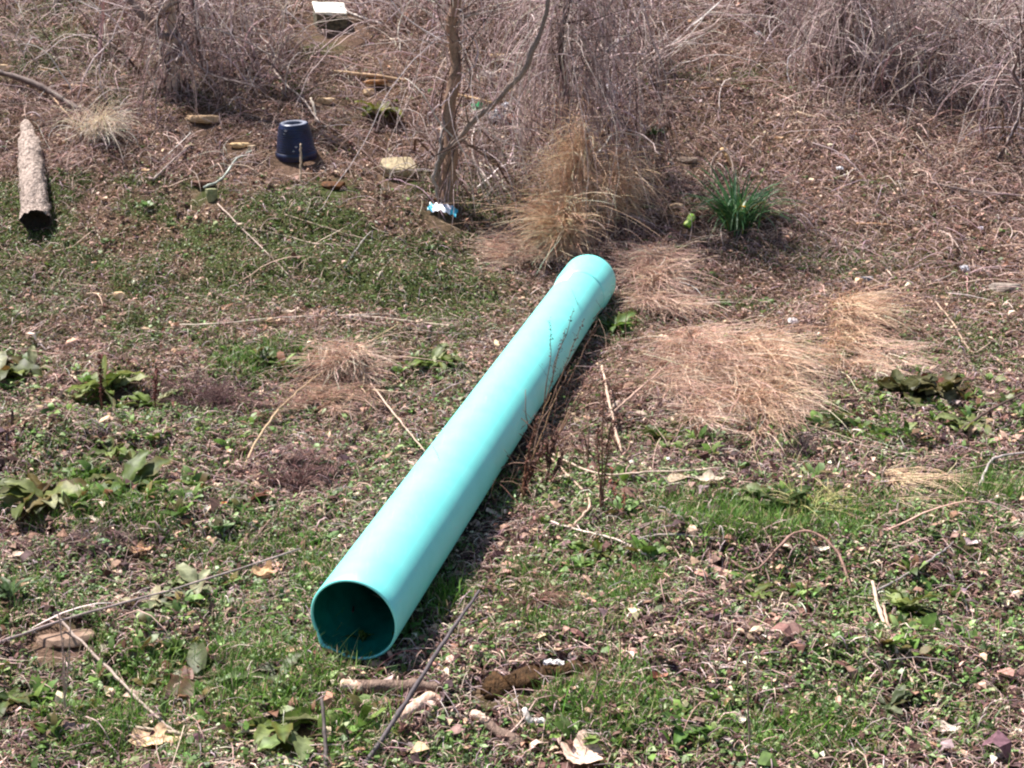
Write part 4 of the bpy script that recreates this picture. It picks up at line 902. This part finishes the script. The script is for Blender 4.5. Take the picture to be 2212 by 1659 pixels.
tree('slim sapling draped in grey vines right behind the straw tuft', (1200, 415), [(1215, 300, 0), (1222, 200, .02), (1210, 100, .0), (1225, 0, .0)], .024, .012, (150, 130, 126),
     [([(1215, 250, 0), (1270, 180, .05), (1290, 80, .1), (1330, -20, .1)], .01, .006, (150, 132, 128), 6), ([(1220, 160, 0), (1300, 120, 0), (1380, 60, .05)], .009, .004, (150, 132, 128), 6)], 14, hang=400, vr=.005)
tree('thin grey sapling leaning in the vines above the straw', (1290, 330), [(1262, 210, 0), (1268, 120, .02), (1250, 40, .0), (1255, -20, .0)], .012, .008, (160, 142, 136),
     [([(1265, 190, 0), (1310, 110, 0), (1330, 20, 0)], .007, .004, (160, 142, 136), 5)], 6, hang=220, vr=.0045)
tree('shaggy vine covered stump left of the pot near the top edge', (372, 190), [(368, 130, 0), (375, 80, .02), (366, 30, .02), (374, -20, .0)], .055, .04, (206, 180, 162),
     [([(372, 80, -.05), (350, 75, -.05), (300, 20, .0), (262, -20, .0)], .03, .028, (120, 102, 98), 0), ([(300, 120, -.1), (320, 60, -.1), (370, 10, -.05)], .014, .012, (150, 126, 112), 3),
      ([(375, 60, 0), (440, 150, -.1), (560, 190, -.2)], .009, .005, (160, 142, 134), 5)], 14, hang=130, vr=.007)
tree('thin dark sapling right of the shaggy stump', (436, 150), [(428, 80, 0), (420, 20, 0), (418, -20, 0)], .014, .012, (96, 80, 78), [], 2, hang=60)
tree('dark sapling near the top edge at the right', (1672, 62), [(1664, 30, 0), (1660, 0, 0), (1658, -30, 0)], .04, .03, (60, 48, 46), [], 3, hang=40)
tree('grey trunked shrub inside the brush at the upper right', (1810, 150), [(1826, 90, 0), (1832, 30, 0), (1840, -20, 0)], .03, .022, (150, 130, 122),
     [([(1800, 165, -.05), (1825, 130, -.05), (1825, 50, 0), (1815, -20, 0)], .014, .01, (170, 150, 140), 5), ([(1880, 130, 0), (1870, 60, 0), (1890, 10, 0)], .012, .008, (130, 110, 104), 5)], 16, hang=420, vr=.006)
tree('crooked dark stem at the right edge of the brush', (2150, 345), [(2180, 300, 0), (2200, 250, 0), (2212, 200, .0), (2190, 150, .0), (2230, 60, 0)], .014, .009, (104, 84, 78), [], 2, hang=50)
tree('smooth grey branch stem reaching in at the top right corner', (2240, 160), [(2225, 80, 0), (2215, 30, 0), (2230, -20, 0)], .02, .016, (120, 104, 98),
     [([(2225, 30, 0), (2160, 48, 0), (2090, 54, 0)], .012, .006, (150, 136, 130), 4)], 4, hang=120)
thicket('dense grey vine thicket hanging over the middle of the bank', [(1205, 330, 35, 45, 1.0), (1150, 430, 50, 18, .7), (1290, 200, 60, 60, 2.2), (1370, 110, 60, 45, 1.8), (1120, 60, 60, 40, .8), (1060, 400, 60, 30, .9)], 1900, .75, .0019)
thicket('grey bramble thicket filling the upper right of the bank', [(1850, 100, 90, 40, 2.2), (2010, 110, 110, 50, 3), (2130, 180, 70, 55, 2.2), (1720, 50, 50, 20, .7), (1960, 190, 110, 22, 1.0), (2150, 60, 60, 40, 1)], 5200, .6, .0020)
thicket('bramble stems crowding round the stump at the upper left', [(440, 120, 90, 50, 2.2), (530, 130, 70, 40, 1.4), (270, 130, 90, 50, .8), (330, 40, 100, 30, 1), (560, 40, 60, 30, .5)], 1500, .55, .0019)
thicket('thin low brush along the top of the bank between the stump and the sapling', [(900, 30, 90, 25, 1), (1000, 70, 60, 50, 1), (1500, 20, 60, 15, .4), (90, 60, 120, 40, .8), (860, 300, 70, 60, .4)], 1300, .5, .0018)
thicket('low woody runners lying over the right half of the bank', [(1900, 270, 140, 30, 1), (2060, 290, 100, 40, 1.6), (1500, 400, 160, 50, .3), (2120, 380, 80, 40, 1)], 900, .3, .0016, up=.35, grav=-.12, wob=.2, cols=[(186, 160, 144), (166, 140, 126), (140, 114, 102), (200, 176, 160)], wts=None, name='woody_runners')
thicket('dead weed stems standing in the shade right of the pipe', [(1230, 850, 40, 40, 1), (1290, 960, 50, 50, 1), (1170, 1010, 25, 40, 1), (1340, 800, 60, 40, .6)], 700, .22, .0014, up=.8, grav=-.05, wob=.12, cols=[(140, 108, 92), (116, 82, 70), (170, 138, 118), (92, 64, 56)], wts=None, name='dead_weeds', group='grey brush thickets on the bank')

# ------------------------------------------------------------------ fallen leaves (single ones that stand out)
def lobed(seed, lobes, L, W, curl):
    g = np.random.default_rng(seed); n = 40; t = np.linspace(0, 2*PI, n, endpoint=False)
    r = 1+.28*np.cos(t*lobes)*(np.cos(t/2)**2+.3)+g.normal(0, .04, n)
    rings = []
    for f in (1, .66, .33):
        x = r*np.cos(t)*L/2*f; y = r*np.sin(t)*W/2*f
        z = curl*L*((x/L*2)**2*.6+(y/W*2)**2)*.8+g.normal(0, .015*L, n)*f+ .05*L*np.sin(x/L*9)*f
        rings.append(np.stack([x, y, z], -1))
    V = np.concatenate(rings+[np.zeros((1, 3))]); F = []; T = []
    for a in range(2):
        for j in range(n): F += [a*n+j, a*n+(j+1) % n, (a+1)*n+(j+1) % n, (a+1)*n+j]; T.append(4)
    for j in range(n): F += [2*n+j, 2*n+(j+1) % n, 3*n]; T.append(3)
    return V, F, T
LM = {}
def fallen(label, px, py, L, ar, lobes, curl, col, rot, tilt=.3, lift=.02, name='fallen_leaf', cat='leaf', group='large fallen leaves'):
    V, F, T = lobed(int(px+py), lobes, L, L*ar, curl); c = gp(px, py); clear(c, L*.5)
    ct, st_ = math.cos(tilt), math.sin(tilt); V = np.stack([V[:, 0], V[:, 1]*ct-V[:, 2]*st_, V[:, 1]*st_+V[:, 2]*ct], -1)
    cr, sr = math.cos(rot), math.sin(rot); V = np.stack([V[:, 0]*cr-V[:, 1]*sr, V[:, 0]*sr+V[:, 1]*cr, V[:, 2]], -1)
    V += c+np.array([0, 0, lift]); base = srgb(*col); C = base[None]*np.exp(rng.normal(0, .1, (len(V), 1)))
    return tag(link(name, raw_mesh(name, V, F, T, C), M_LIT, None, tuple(c)), label, cat, group)
LF = [
 ('big curled tan leaf lying left of the pipe mouth', 573, 1250, .10, .6, 5, .3, (226, 186, 146), .1),
 ('orange tan leaf near the end of the long grey stalk', 300, 1200, .085, .6, 5, .25, (226, 180, 140), .3),
 ('wide tan leaf on the bottom edge at the lower left', 330, 1612, .14, .55, 5, .15, (222, 186, 150), .0),
 ('pale leaf in the dirt patch on the left', 108, 878, .075, .6, 4, .3, (226, 200, 176), 1.2),
 ('cream folded leaf in the grass strip right of the tall weed', 1530, 1046, .11, .5, 4, .2, (222, 204, 180), .1),
 ('large ragged pink tan leaf on the bottom edge', 1258, 1640, .14, .8, 5, .15, (232, 198, 176), .4),
 ('oval pale leaf beside the thin grey weed stem', 1598, 1566, .075, .6, 2, .2, (224, 210, 190), .9),
 ('bright cream leaf near the bottom right', 2038, 1588, .075, .6, 3, .25, (236, 218, 200), -.2),
 ('small cream shell like leaf in the right litter', 1770, 1200, .05, .6, 2, .4, (240, 226, 206), .0),
 ('pink white leaf at the far right of the litter', 2092, 1186, .07, .5, 3, .3, (230, 208, 206), .2),
 ('small rust leaf in the dock leaves at the left', 402, 1140, .05, .7, 2, .3, (196, 136, 104), 1.0),
 ('bright orange leaf spot on the dock right of the wide rosette', 398, 1198-2, .02, .6, 2, .2, (214, 120, 60), .0),
 ('rust brown leaf lying in the grass right of the rotten log', 1420, 1475, .055, .5, 3, .3, (176, 120, 100), .2),
 ('brown cupped leaf at the right above the straw end', 2150, 508, .09, .6, 3, .2, (170, 138, 118), .4),
 ('tan leaf on the litter above the strap leaves', 1680, 358-53, .06, .6, 3, .3, (214, 176, 140), .2),
 ('pale leaf scrap right of the white stone block', 1432, 190, .085, .4, 2, .15, (220, 196, 160), .2),
 ('cream leaf on the green carpet below the log', 222, 437, .06, .8, 3, .4, (220, 190, 164), 1.2),
 ('tan leaf at the left end of the forked twig', 314, 375, .05, .7, 3, .3, (230, 200, 160), .2),
 ('pale leaf on the stalks in the middle of the green carpet', 590, 548-140, .05, .6, 3, .3, (206, 180, 156), .2),
 ('cream leaf lying on the long grey stalk near the pipe', 620, 682, .07, .5, 3, .3, (224, 204, 184), .1),
 ('tan leaf just under the long grey stalk near the pipe', 588, 703, .075, .5, 3, .3, (206, 176, 148), .5),
 ('grey purple leaf in the litter at the bottom left', 160, 1590, .075, .5, 3, .3, (140, 118, 122), .3),
 ('small orange leaf under the left dirt bank', 480, 1098, .035, .6, 2, .3, (206, 134, 90), .0),
 ('pale curled leaf in the brush above the dirt at the top left', 95, 158, .07, .4, 2, .3, (226, 196, 156), .0),
 ('tan leaf beside the small stone in the pipe mouth dirt', 632, 1418, .05, .6, 3, .3, (224, 186, 156), .2),
 ('pinkish leaf in the litter below the bright grass', 1560, 1345-90, .06, .5, 3, .3, (196, 160, 146), .6),
 ('brown leaf half under the thin stalk at the lower right', 1910, 1345, .06, .5, 3, .3, (130, 92, 72), .6),
 ('pale leaf left of the tall reddish weed', 1260, 1115, .06, .5, 3, .3, (206, 178, 158), .6),
 ('pale tan leaf right of the blond straw tuft', 1940, 775, .07, .5, 3, .3, (226, 200, 186), .2),
 ('cream leaf on the ground right of the dark curled dock', 2132, 860, .06, .5, 3, .3, (232, 214, 192), .3),
 ('two toned leaf high on the bank right of the wrapper', 1375, 430-73, .075, .5, 3, .3, (220, 190, 166), .3),
 ('brown pink leaf at the right end of the bottom edge', 1330, 1552, .06, .5, 3, .3, (176, 140, 124), .3),
 ('rust red leaf near the right edge of the bank', 2130, 368, .045, .5, 3, .3, (176, 90, 60), .3),
 ('pale leaf below the dirt bank at the left edge', 45, 1275, .065, .4, 3, .3, (220, 196, 170), .1),
 ('oval tan leaf by the left edge above the long stalk', 30, 1210, .06, .7, 2, .2, (216, 190, 168), .2),
 ('cream leaf in the mud left of the lower docks', 460, 1240-20, .05, .4, 3, .3, (200, 160, 150), .2),
]
for l in LF: fallen(l[0], l[1], l[2], l[3], l[4], l[5], l[6], l[7], l[8])
# ------------------------------------------------------------------ rubbish
def crumple(label, px, py, L, W, Hh, c1, c2, rot=0, name='litter_scrap', cat='litter', group='scraps of rubbish on the bank', seed=1, rough=.4, tilt=.45, lift=.035, amp=.25):
    g = np.random.default_rng(seed); nu, nv = 14, 10; c = gp(px, py); clear(c, max(L, W)*.7)
    L *= 1.15; W *= 1.15; u, v = np.meshgrid(np.linspace(-.5, .5, nu), np.linspace(-.5, .5, nv))
    x = u*L; y = v*W*(1-.3*np.abs(u)); z = Hh*(1-(2*u)**2*.8)*(1-(2*v)**2)+amp*Hh*(g.uniform(-1, 1, u.shape)+np.sin(u*17+seed)+np.sin(v*13+u*9))
    top = np.stack([x+g.normal(0, .02*L, u.shape), y+g.normal(0, .02*L, u.shape), z], -1)
    bot = top.copy(); bot[..., 2] = np.minimum(bot[..., 2]*.2, top[..., 2]-.003)
    V = np.concatenate([top.reshape(-1, 3), bot.reshape(-1, 3)]); N = nu*nv
    q = (np.arange(nv-1)[:, None]*nu+np.arange(nu-1)[None]).ravel()
    F = [np.stack([q, q+1, q+nu+1, q+nu], -1), np.stack([q+nu, q+nu+1, q+1, q], -1)+N*np.array([1])]
    ed = list(range(nu))+[nu*(i+1)-1 for i in range(1, nv)]+[nu*nv-1-i for i in range(1, nu)]+[nu*(nv-1-i) for i in range(1, nv-1)]
    ed2 = ed[1:]+ed[:1]; F.append(np.array([[b_, a_, a_+N, b_+N] for a_, b_ in zip(ed, ed2)]))
    F = np.concatenate(F)
    ct, st_ = math.cos(tilt), math.sin(tilt); V = np.stack([V[:, 0], V[:, 1]*ct-V[:, 2]*st_, V[:, 1]*st_+V[:, 2]*ct], -1)
    cr, sr = math.cos(rot), math.sin(rot); V = np.stack([V[:, 0]*cr-V[:, 1]*sr, V[:, 0]*sr+V[:, 1]*cr, V[:, 2]], -1)+c+np.array([0, 0, lift])
    o = link(name, raw_mesh(name, V, F, np.full(len(F), 4), None, False), noise_mat(name+'_skin', c1, c2, 30, rough, .2, .5), None, tuple(c)); tag(o, label, cat, group); return o
# the blue and white wrapper: body plus two end seals
wc = gp(957, 462); clear(wc, .14); root = empty('snack_wrapper', tuple(wc)); tag(root, 'shiny white wrapper with bright cyan ends on the edge of the green carpet', 'wrapper')
def wrap_part(nm, u0, u1, mat):
    nu, nv = 12, 9; g = np.random.default_rng(7); V = []
    for uu in np.linspace(u0, u1, nu):
        for vv in np.linspace(-.5, .5, nv):
            wv = .09*(1-.06*math.cos(uu*math.pi)+.07*math.sin(uu*19)); z = .010*math.cos(vv*math.pi)*math.cos(uu*math.pi*.95)+.007*math.sin(uu*31+vv*9)+.006*math.sin(vv*21+uu*13)+.012*math.sin(uu*6+1)+.02
            V.append([uu*.2, vv*wv, z])
    V = np.array(V); rot = -.22; tl = .5
    V = np.stack([V[:, 0], V[:, 1]*math.cos(tl)-V[:, 2]*math.sin(tl), V[:, 1]*math.sin(tl)+V[:, 2]*math.cos(tl)], -1)
    V = np.stack([V[:, 0]*math.cos(rot)-V[:, 2]*math.sin(-rot)*0-V[:, 1]*math.sin(rot), V[:, 0]*math.sin(rot)+V[:, 1]*math.cos(rot), V[:, 2]-V[:, 0]*.22], -1)+wc+np.array([0, 0, .02])
    q = (np.arange(nu-1)[:, None]*nv+np.arange(nv-1)[None]).ravel()
    link(nm, raw_mesh(nm, V, np.stack([q, q+1, q+nv+1, q+nv], -1), np.full(len(q), 4)), mat, root)
cy = noise_mat('cyan_foil', (20, 150, 180), (60, 190, 214), 20, .3, .1, .6)
wrap_part('wrapper_end', -.5, -.33, cy); wrap_part('wrapper_body', -.33, .30, noise_mat('white_foil', (214, 214, 232), (244, 244, 250), 30, .28, .3, .6)); wrap_part('wrapper_end', .30, .5, cy)
# crushed can
cc = gp(1492, 496); clear(cc, .09); root = empty('drink_can', tuple(cc)); tag(root, 'small crushed yellow green drink can left of the strap leaved clump', 'can')
d = nrm(np.array([.45, .35, .75])); c0 = cc+np.array([-.03, 0, .02])
prof = [(0, .018), (.006, .026), (.02, .028), (.045, .023), (.07, .028), (.088, .027), (.096, .02)]
link('can_body', Buf().add(*lathe(prof, c0, d, 32)).mesh('can_body'), noise_mat('can_paint', (130, 190, 40), (226, 240, 150), 26, .25, .1, .6, .42, .58), root)
link('can_lid', Buf().add(*lathe([(.096, .0205), (.0955, .018), (.092, .017), (.092, .0005)], c0, d, 32)).mesh('can_lid'), noise_mat('can_metal', (190, 190, 190), (220, 220, 220), 10, .25, .05, .5, metal=1), root)
crumple('crumpled green plastic scrap behind the sapling limb', 1036, 243, .10, .09, .035, (30, 110, 66), (60, 150, 96), .3, seed=2)
crumple('crumpled clear whitish plastic bag scrap right of the green scrap', 1076, 262, .13, .10, .05, (166, 170, 176), (206, 206, 214), -.2, seed=3)
crumple('bright white folded paper scrap above the whitish bag scrap', 1092, 240, .05, .06, .03, (226, 226, 234), (244, 244, 248), .5, seed=4)
crumple('salmon pink plastic scrap right of the whitish bag scrap', 1102, 266, .08, .06, .03, (190, 120, 100), (216, 160, 140), .1, seed=5)
crumple('thin white plastic film caught in the brush right of the vines', 1312, 204, .15, .10, .05, (196, 194, 200), (232, 230, 236), .2, seed=6)
crumple('pair of cream paper scraps beside the round tan stone', 1056, 172, .09, .07, .03, (220, 206, 196), (246, 238, 230), .8, seed=8)
crumple('tiny white paper scrap among the litter right of the pot', 940, 352, .05, .03, .012, (232, 226, 224), (244, 240, 238), .1, seed=9)
crumple('small white scrap hanging low in the vines left of the straw tuft', 1190, 385, .04, .08, .02, (200, 194, 190), (236, 232, 228), .1, seed=10)
crumple('small white scrap at the foot of the dark sapling top right', 1637, 82, .05, .04, .02, (236, 232, 226), (250, 248, 244), .4, seed=11)
crumple('pale blue scrap in the brush at the upper right', 1996, 122, .055, .03, .012, (170, 190, 236), (200, 214, 246), .1, seed=12)
crumple('white torn scrap between the straw patches', 1712, 706, .05, .035, .016, (232, 220, 216), (246, 240, 236), .2, seed=13)
crumple('small white scrap in the litter right of the strap leaves', 1866-52, 352+22, .045, .03, .012, (220, 214, 214), (240, 236, 236), .2, seed=14)
crumple('shiny white speck of plastic near the right edge', 2118, 504, .035, .022, .012, (236, 226, 234), (248, 242, 248), .2, seed=15)
crumple('grey translucent plastic scrap right of the straw', 2083, 592, .05, .05, .02, (170, 166, 170), (206, 202, 210), .2, seed=16)
crumple('white scrap lying at the grass edge below the straw end', 1196, 1432+20, .06, .022, .01, (236, 226, 220), (248, 242, 238), -.2, seed=17)
def build_stuff():
    # ---- brown leaf litter
    n = 420000
    x, y, z, px, py = world_pts(n)
    keep = (rng.uniform(0, 1, n) > .85*m_dirt(px, py)) & (rng.uniform(0, 1, n) > .8*np.clip(m_green(px, py, x, y), 0, 1)) & (pipe_d(x, y) > .1)
    x, y, z, px, py = [q[keep] for q in (x, y, z, px, py)]; n = len(x)
    low = sstep(700, 1000, py)
    sz = np.exp(rng.normal(math.log(.019), .45, n))*(.9+.3*low)
    near = pal(n, [(84, 58, 54), (116, 84, 80), (158, 126, 116), (196, 166, 152), (60, 38, 38), (104, 80, 86), (226, 202, 186), (76, 52, 58)], [5, 5, 4, 2.5, 5, 3, 1.2, 4], .25)
    far = pal(n, [(116, 84, 76), (152, 118, 106), (186, 154, 140), (80, 54, 50), (212, 184, 168), (140, 114, 110), (124, 90, 72)], [5, 5, 4, 4, 2, 3, 2.5], .25)
    C = np.where((rng.uniform(0, 1, n) < low)[:, None], near, far)
    patch = fbm(x*1.7, y*1.7, 77, 3); C = C*(.72+.6*patch)[:, None]*np.array([1.02, 1.0, .92])
    O = np.stack([x, y, z+.002+np.abs(rng.normal(0, .009, n))], -1)
    bf = Buf().add(*hexleaves(O, rng.uniform(0, 6.28, n), rng.normal(.05, .3, n), rng.normal(0, .5, n), sz, sz*rng.uniform(.16, .62, n), rng.normal(.05, .25, n), C))
    stuff('leaf_litter', bf, M_LIT, 'brown crumbled leaf litter covering the whole slope', False)
    # ---- dry stems lying about
    STEMC = [(196, 164, 152), (164, 134, 126), (216, 188, 174), (128, 98, 92), (176, 154, 156), (230, 208, 194), (84, 60, 54)]
    STEMW = [5, 4, 3, 3, 3, 1, 2]
    bf = Buf()
    bf.add(*lying(230000, .03, .13, .0015, STEMC, STEMW, lambda px, py, x, y: (.5+.5*(1-sstep(450, 700, py)))*(1-.75*blobs(px, py, [(500, 500, 650, 110, 1)]))*(1-.6*m_dirt(px, py))*(.3+.9*fbm(x*2.2, y*2.2, 60, 2)), k=4, wob=.1))
    bf.add(*lying(60000, .04, .16, .0016, STEMC, STEMW, lambda px, py, x, y: .55*sstep(650, 900, py)*(1-.6*m_dirt(px, py))*(.2+fbm(x*1.6, y*1.6, 63, 2)), bias=lambda px, py, n: rng.normal(-.45, .55, n)+PI*(rng.uniform(0, 1, n) < .5), k=4, lift=.010, wob=.08))
    bf.add(*lying(12000, .12, .34, .0022, STEMC, STEMW, lambda px, py, x, y: np.clip(.04+.96*(1-sstep(420, 620, py+(1106-px)*.12)), 0, 1)*(1-.5*m_dirt(px, py))*(1-.7*blobs(px, py, [(500, 480, 600, 110, 1)])), lift=.02, k=6, wob=.14))
    bf.add(*lying(1500, .3, .8, .0036, STEMC, STEMW, lambda px, py, x, y: np.clip(.012+.6*(1-sstep(250, 400, py)), 0, 1), lift=.035, k=8, wob=.13))
    stuff('dry_stems', bf, M_STEM, 'tangle of thin dead grey and tan stems strewn over the slope')
    # ---- small green ground cover
    n = 1000000
    x, y, z, px, py = world_pts(n)
    mg = m_green(px, py, x, y)
    kp = (rng.uniform(0, 1, n) < mg*1.3) & (pipe_d(x, y) > .11); x, y, z, px, py = [q[kp] for q in (x, y, z, px, py)]; n = len(x)
    low = sstep(700, 950, py)
    sz = np.exp(rng.normal(math.log(.0125), .42, n))*(.9+.25*low)
    dk = pal(n, [(72, 92, 42), (90, 112, 50), (108, 130, 66), (56, 70, 34), (136, 152, 96), (98, 90, 50), (110, 76, 58)], [5, 5, 4, 3, 2, 2, 3])
    lt = pal(n, [(86, 112, 52), (104, 132, 66), (134, 156, 98), (64, 82, 38), (160, 174, 130), (104, 100, 58), (118, 86, 70)], [5, 5, 4, 4, 2.5, 2, 2], .28)
    C = np.where((rng.uniform(0, 1, n) < low*.9+.08)[:, None], lt, dk)
    O = np.stack([x, y, z+.004+np.abs(rng.normal(0, .018, n))], -1)
    bf = Buf().add(*hexleaves(O, rng.uniform(0, 6.28, n), rng.normal(.25, .35, n), rng.normal(0, .4, n), sz, sz*rng.uniform(.25, .65, n), rng.normal(.05, .25, n), C))
    stuff('ground_cover', bf, M_GRN, 'small green creeping leaves carpeting parts of the slope', False)
    # ---- grass blades
    n = 800000
    x, y, z, px, py = world_pts(n, 9)
    mg = .85*blobs(px, py, GRASSB)*np.clip((fbm(x*4, y*4, 90, 3)-.33)*4.2, .0, 1.3)+.05*sstep(800, 1000, py)*np.clip((fbm(x*3, y*3, 93, 2)-.4)*5, 0, 1)
    kp = (rng.uniform(0, 1, n) < mg) & (pipe_d(x, y) > .12); x, y, z, px, py = [q[kp] for q in (x, y, z, px, py)]; n = len(x)
    C = pal(n, [(78, 116, 40), (98, 138, 48), (66, 96, 36), (128, 156, 76), (156, 150, 100), (184, 162, 132)], [5, 5, 4, 3, 1, 1])
    bf = Buf().add(*blades(x, y, z, np.exp(rng.normal(math.log(.06), .35, n)), np.exp(rng.normal(math.log(.0015), .2, n)), rng.uniform(0, 6.28, n), np.abs(rng.normal(.4, .3, n)), rng.uniform(0, 1.4, n), C))
    stuff('grass', bf, M_GRN, 'patches of short bright green grass between the dead litter')
    # ---- larger low broadleaf weeds in patches
    n = 9000
    x, y, z, px, py = world_pts(n, 9.5)
    mk = blobs(px, py, [(220, 1080, 240, 60, 1), (240, 860, 90, 60, .9), (40, 820, 90, 50, .9), (575, 790, 90, 40, .9), (430, 1460, 280, 80, .8), (600, 1580, 140, 60, .9), (60, 1540, 120, 80, .8), (1250, 1080, 130, 70, .6), (1950, 880, 180, 60, .8), (1680, 1095, 110, 40, .9), (2080, 930, 90, 60, .8),
        (330, 960, 160, 60, .6), (1900, 1340, 200, 90, .5), (1450, 960, 80, 40, .7), (930, 790, 70, 40, .7), (1300, 1220, 140, 50, .5), (400, 1290, 90, 50, .6), (1500, 1580, 300, 70, .4), (1780, 930, 140, 35, .6)])
    kp = (rng.uniform(0, 1, n) < mk*.8) & (pipe_d(x, y) > .2); x, y, z = x[kp], y[kp], z[kp]; n = len(x)
    nl = 7; big = np.repeat(np.exp(rng.normal(math.log(.042), .35, n)), nl); yaw = np.tile(np.arange(nl)*2.4, n)+rng.normal(0, .4, n*nl)
    O = np.repeat(np.stack([x, y, z+.012], -1), nl, 0)+np.stack([np.cos(yaw), np.sin(yaw), np.full(n*nl, .3)], -1)*big[:, None]*.15
    C = pal(n*nl, [(92, 118, 50), (112, 136, 66), (72, 94, 36), (136, 152, 96), (104, 92, 50), (124, 90, 68)], [4, 4, 4, 2, 2, 1], .22)
    bf = Buf().add(*hexleaves(O, yaw, rng.normal(.5, .3, n*nl), rng.normal(0, .35, n*nl), big, big*rng.uniform(.3, .55, n*nl), rng.normal(.12, .07, n*nl), C))
    stuff('broadleaf_weeds', bf, M_GRN, 'low patches of broadleaf weeds between the dock plants')
    # ---- small broadleaf weed sprouts in the lower half
    n = 7000
    x, y, z, px, py = world_pts(n, 10)
    kp = (rng.uniform(0, 1, n) < (.1+.6*sstep(800, 1000, py))*(1-m_dirt(px, py))) & (pipe_d(x, y) > .16); x, y, z = x[kp], y[kp], z[kp]; n = len(x)
    nl = 9; O = np.repeat(np.stack([x, y, z+.008], -1), nl, 0); big = np.repeat(np.exp(rng.normal(math.log(.022), .35, n)), nl)
    yaw = np.tile(np.arange(nl)*2.4, n)+rng.normal(0, .3, n*nl); O = O + np.stack([np.cos(yaw), np.sin(yaw), np.full(n*nl, .3)], -1)*big[:, None]*.15
    C = pal(n*nl, [(88, 118, 58), (104, 132, 76), (70, 96, 44), (124, 146, 98), (96, 100, 52)], [4, 4, 3, 2, 2])
    bf = Buf().add(*hexleaves(O, yaw, rng.normal(.45, .25, n*nl), rng.normal(0, .25, n*nl), big, big*rng.uniform(.35, .6, n*nl), rng.normal(.1, .05, n*nl), C))
    stuff('weed_sprouts', bf, M_GRN, 'young broadleaf weed sprouts dotted through the litter', False)


build_stuff()
# ordinary fallen leaves scattered everywhere read as litter
n = 9000
x, y, z, px, py = world_pts(n); kp = (pipe_d(x, y) > .18) & (rng.uniform(0, 1, n) < .5+.5*sstep(700, 1000, py)); x, y, z = x[kp], y[kp], z[kp]; n = len(x)
sz = np.exp(rng.normal(math.log(.033), .3, n))
bf = Buf().add(*hexleaves(np.stack([x, y, z+.012+np.abs(rng.normal(0, .008, n))], -1), rng.uniform(0, 6.28, n), rng.normal(.1, .25, n), rng.normal(0, .35, n), sz, sz*rng.uniform(.35, .7, n), rng.normal(.1, .2, n),
   pal(n, [(176, 140, 118), (206, 174, 148), (150, 112, 94), (120, 92, 84), (222, 196, 170), (160, 138, 136)], [4, 3, 4, 4, 1, 3])))
stuff('dead_leaves', bf, M_LIT, 'curled whole dead leaves scattered through the litter', False)

print('verts', sum(len(m.vertices) for m in bpy.data.meshes))
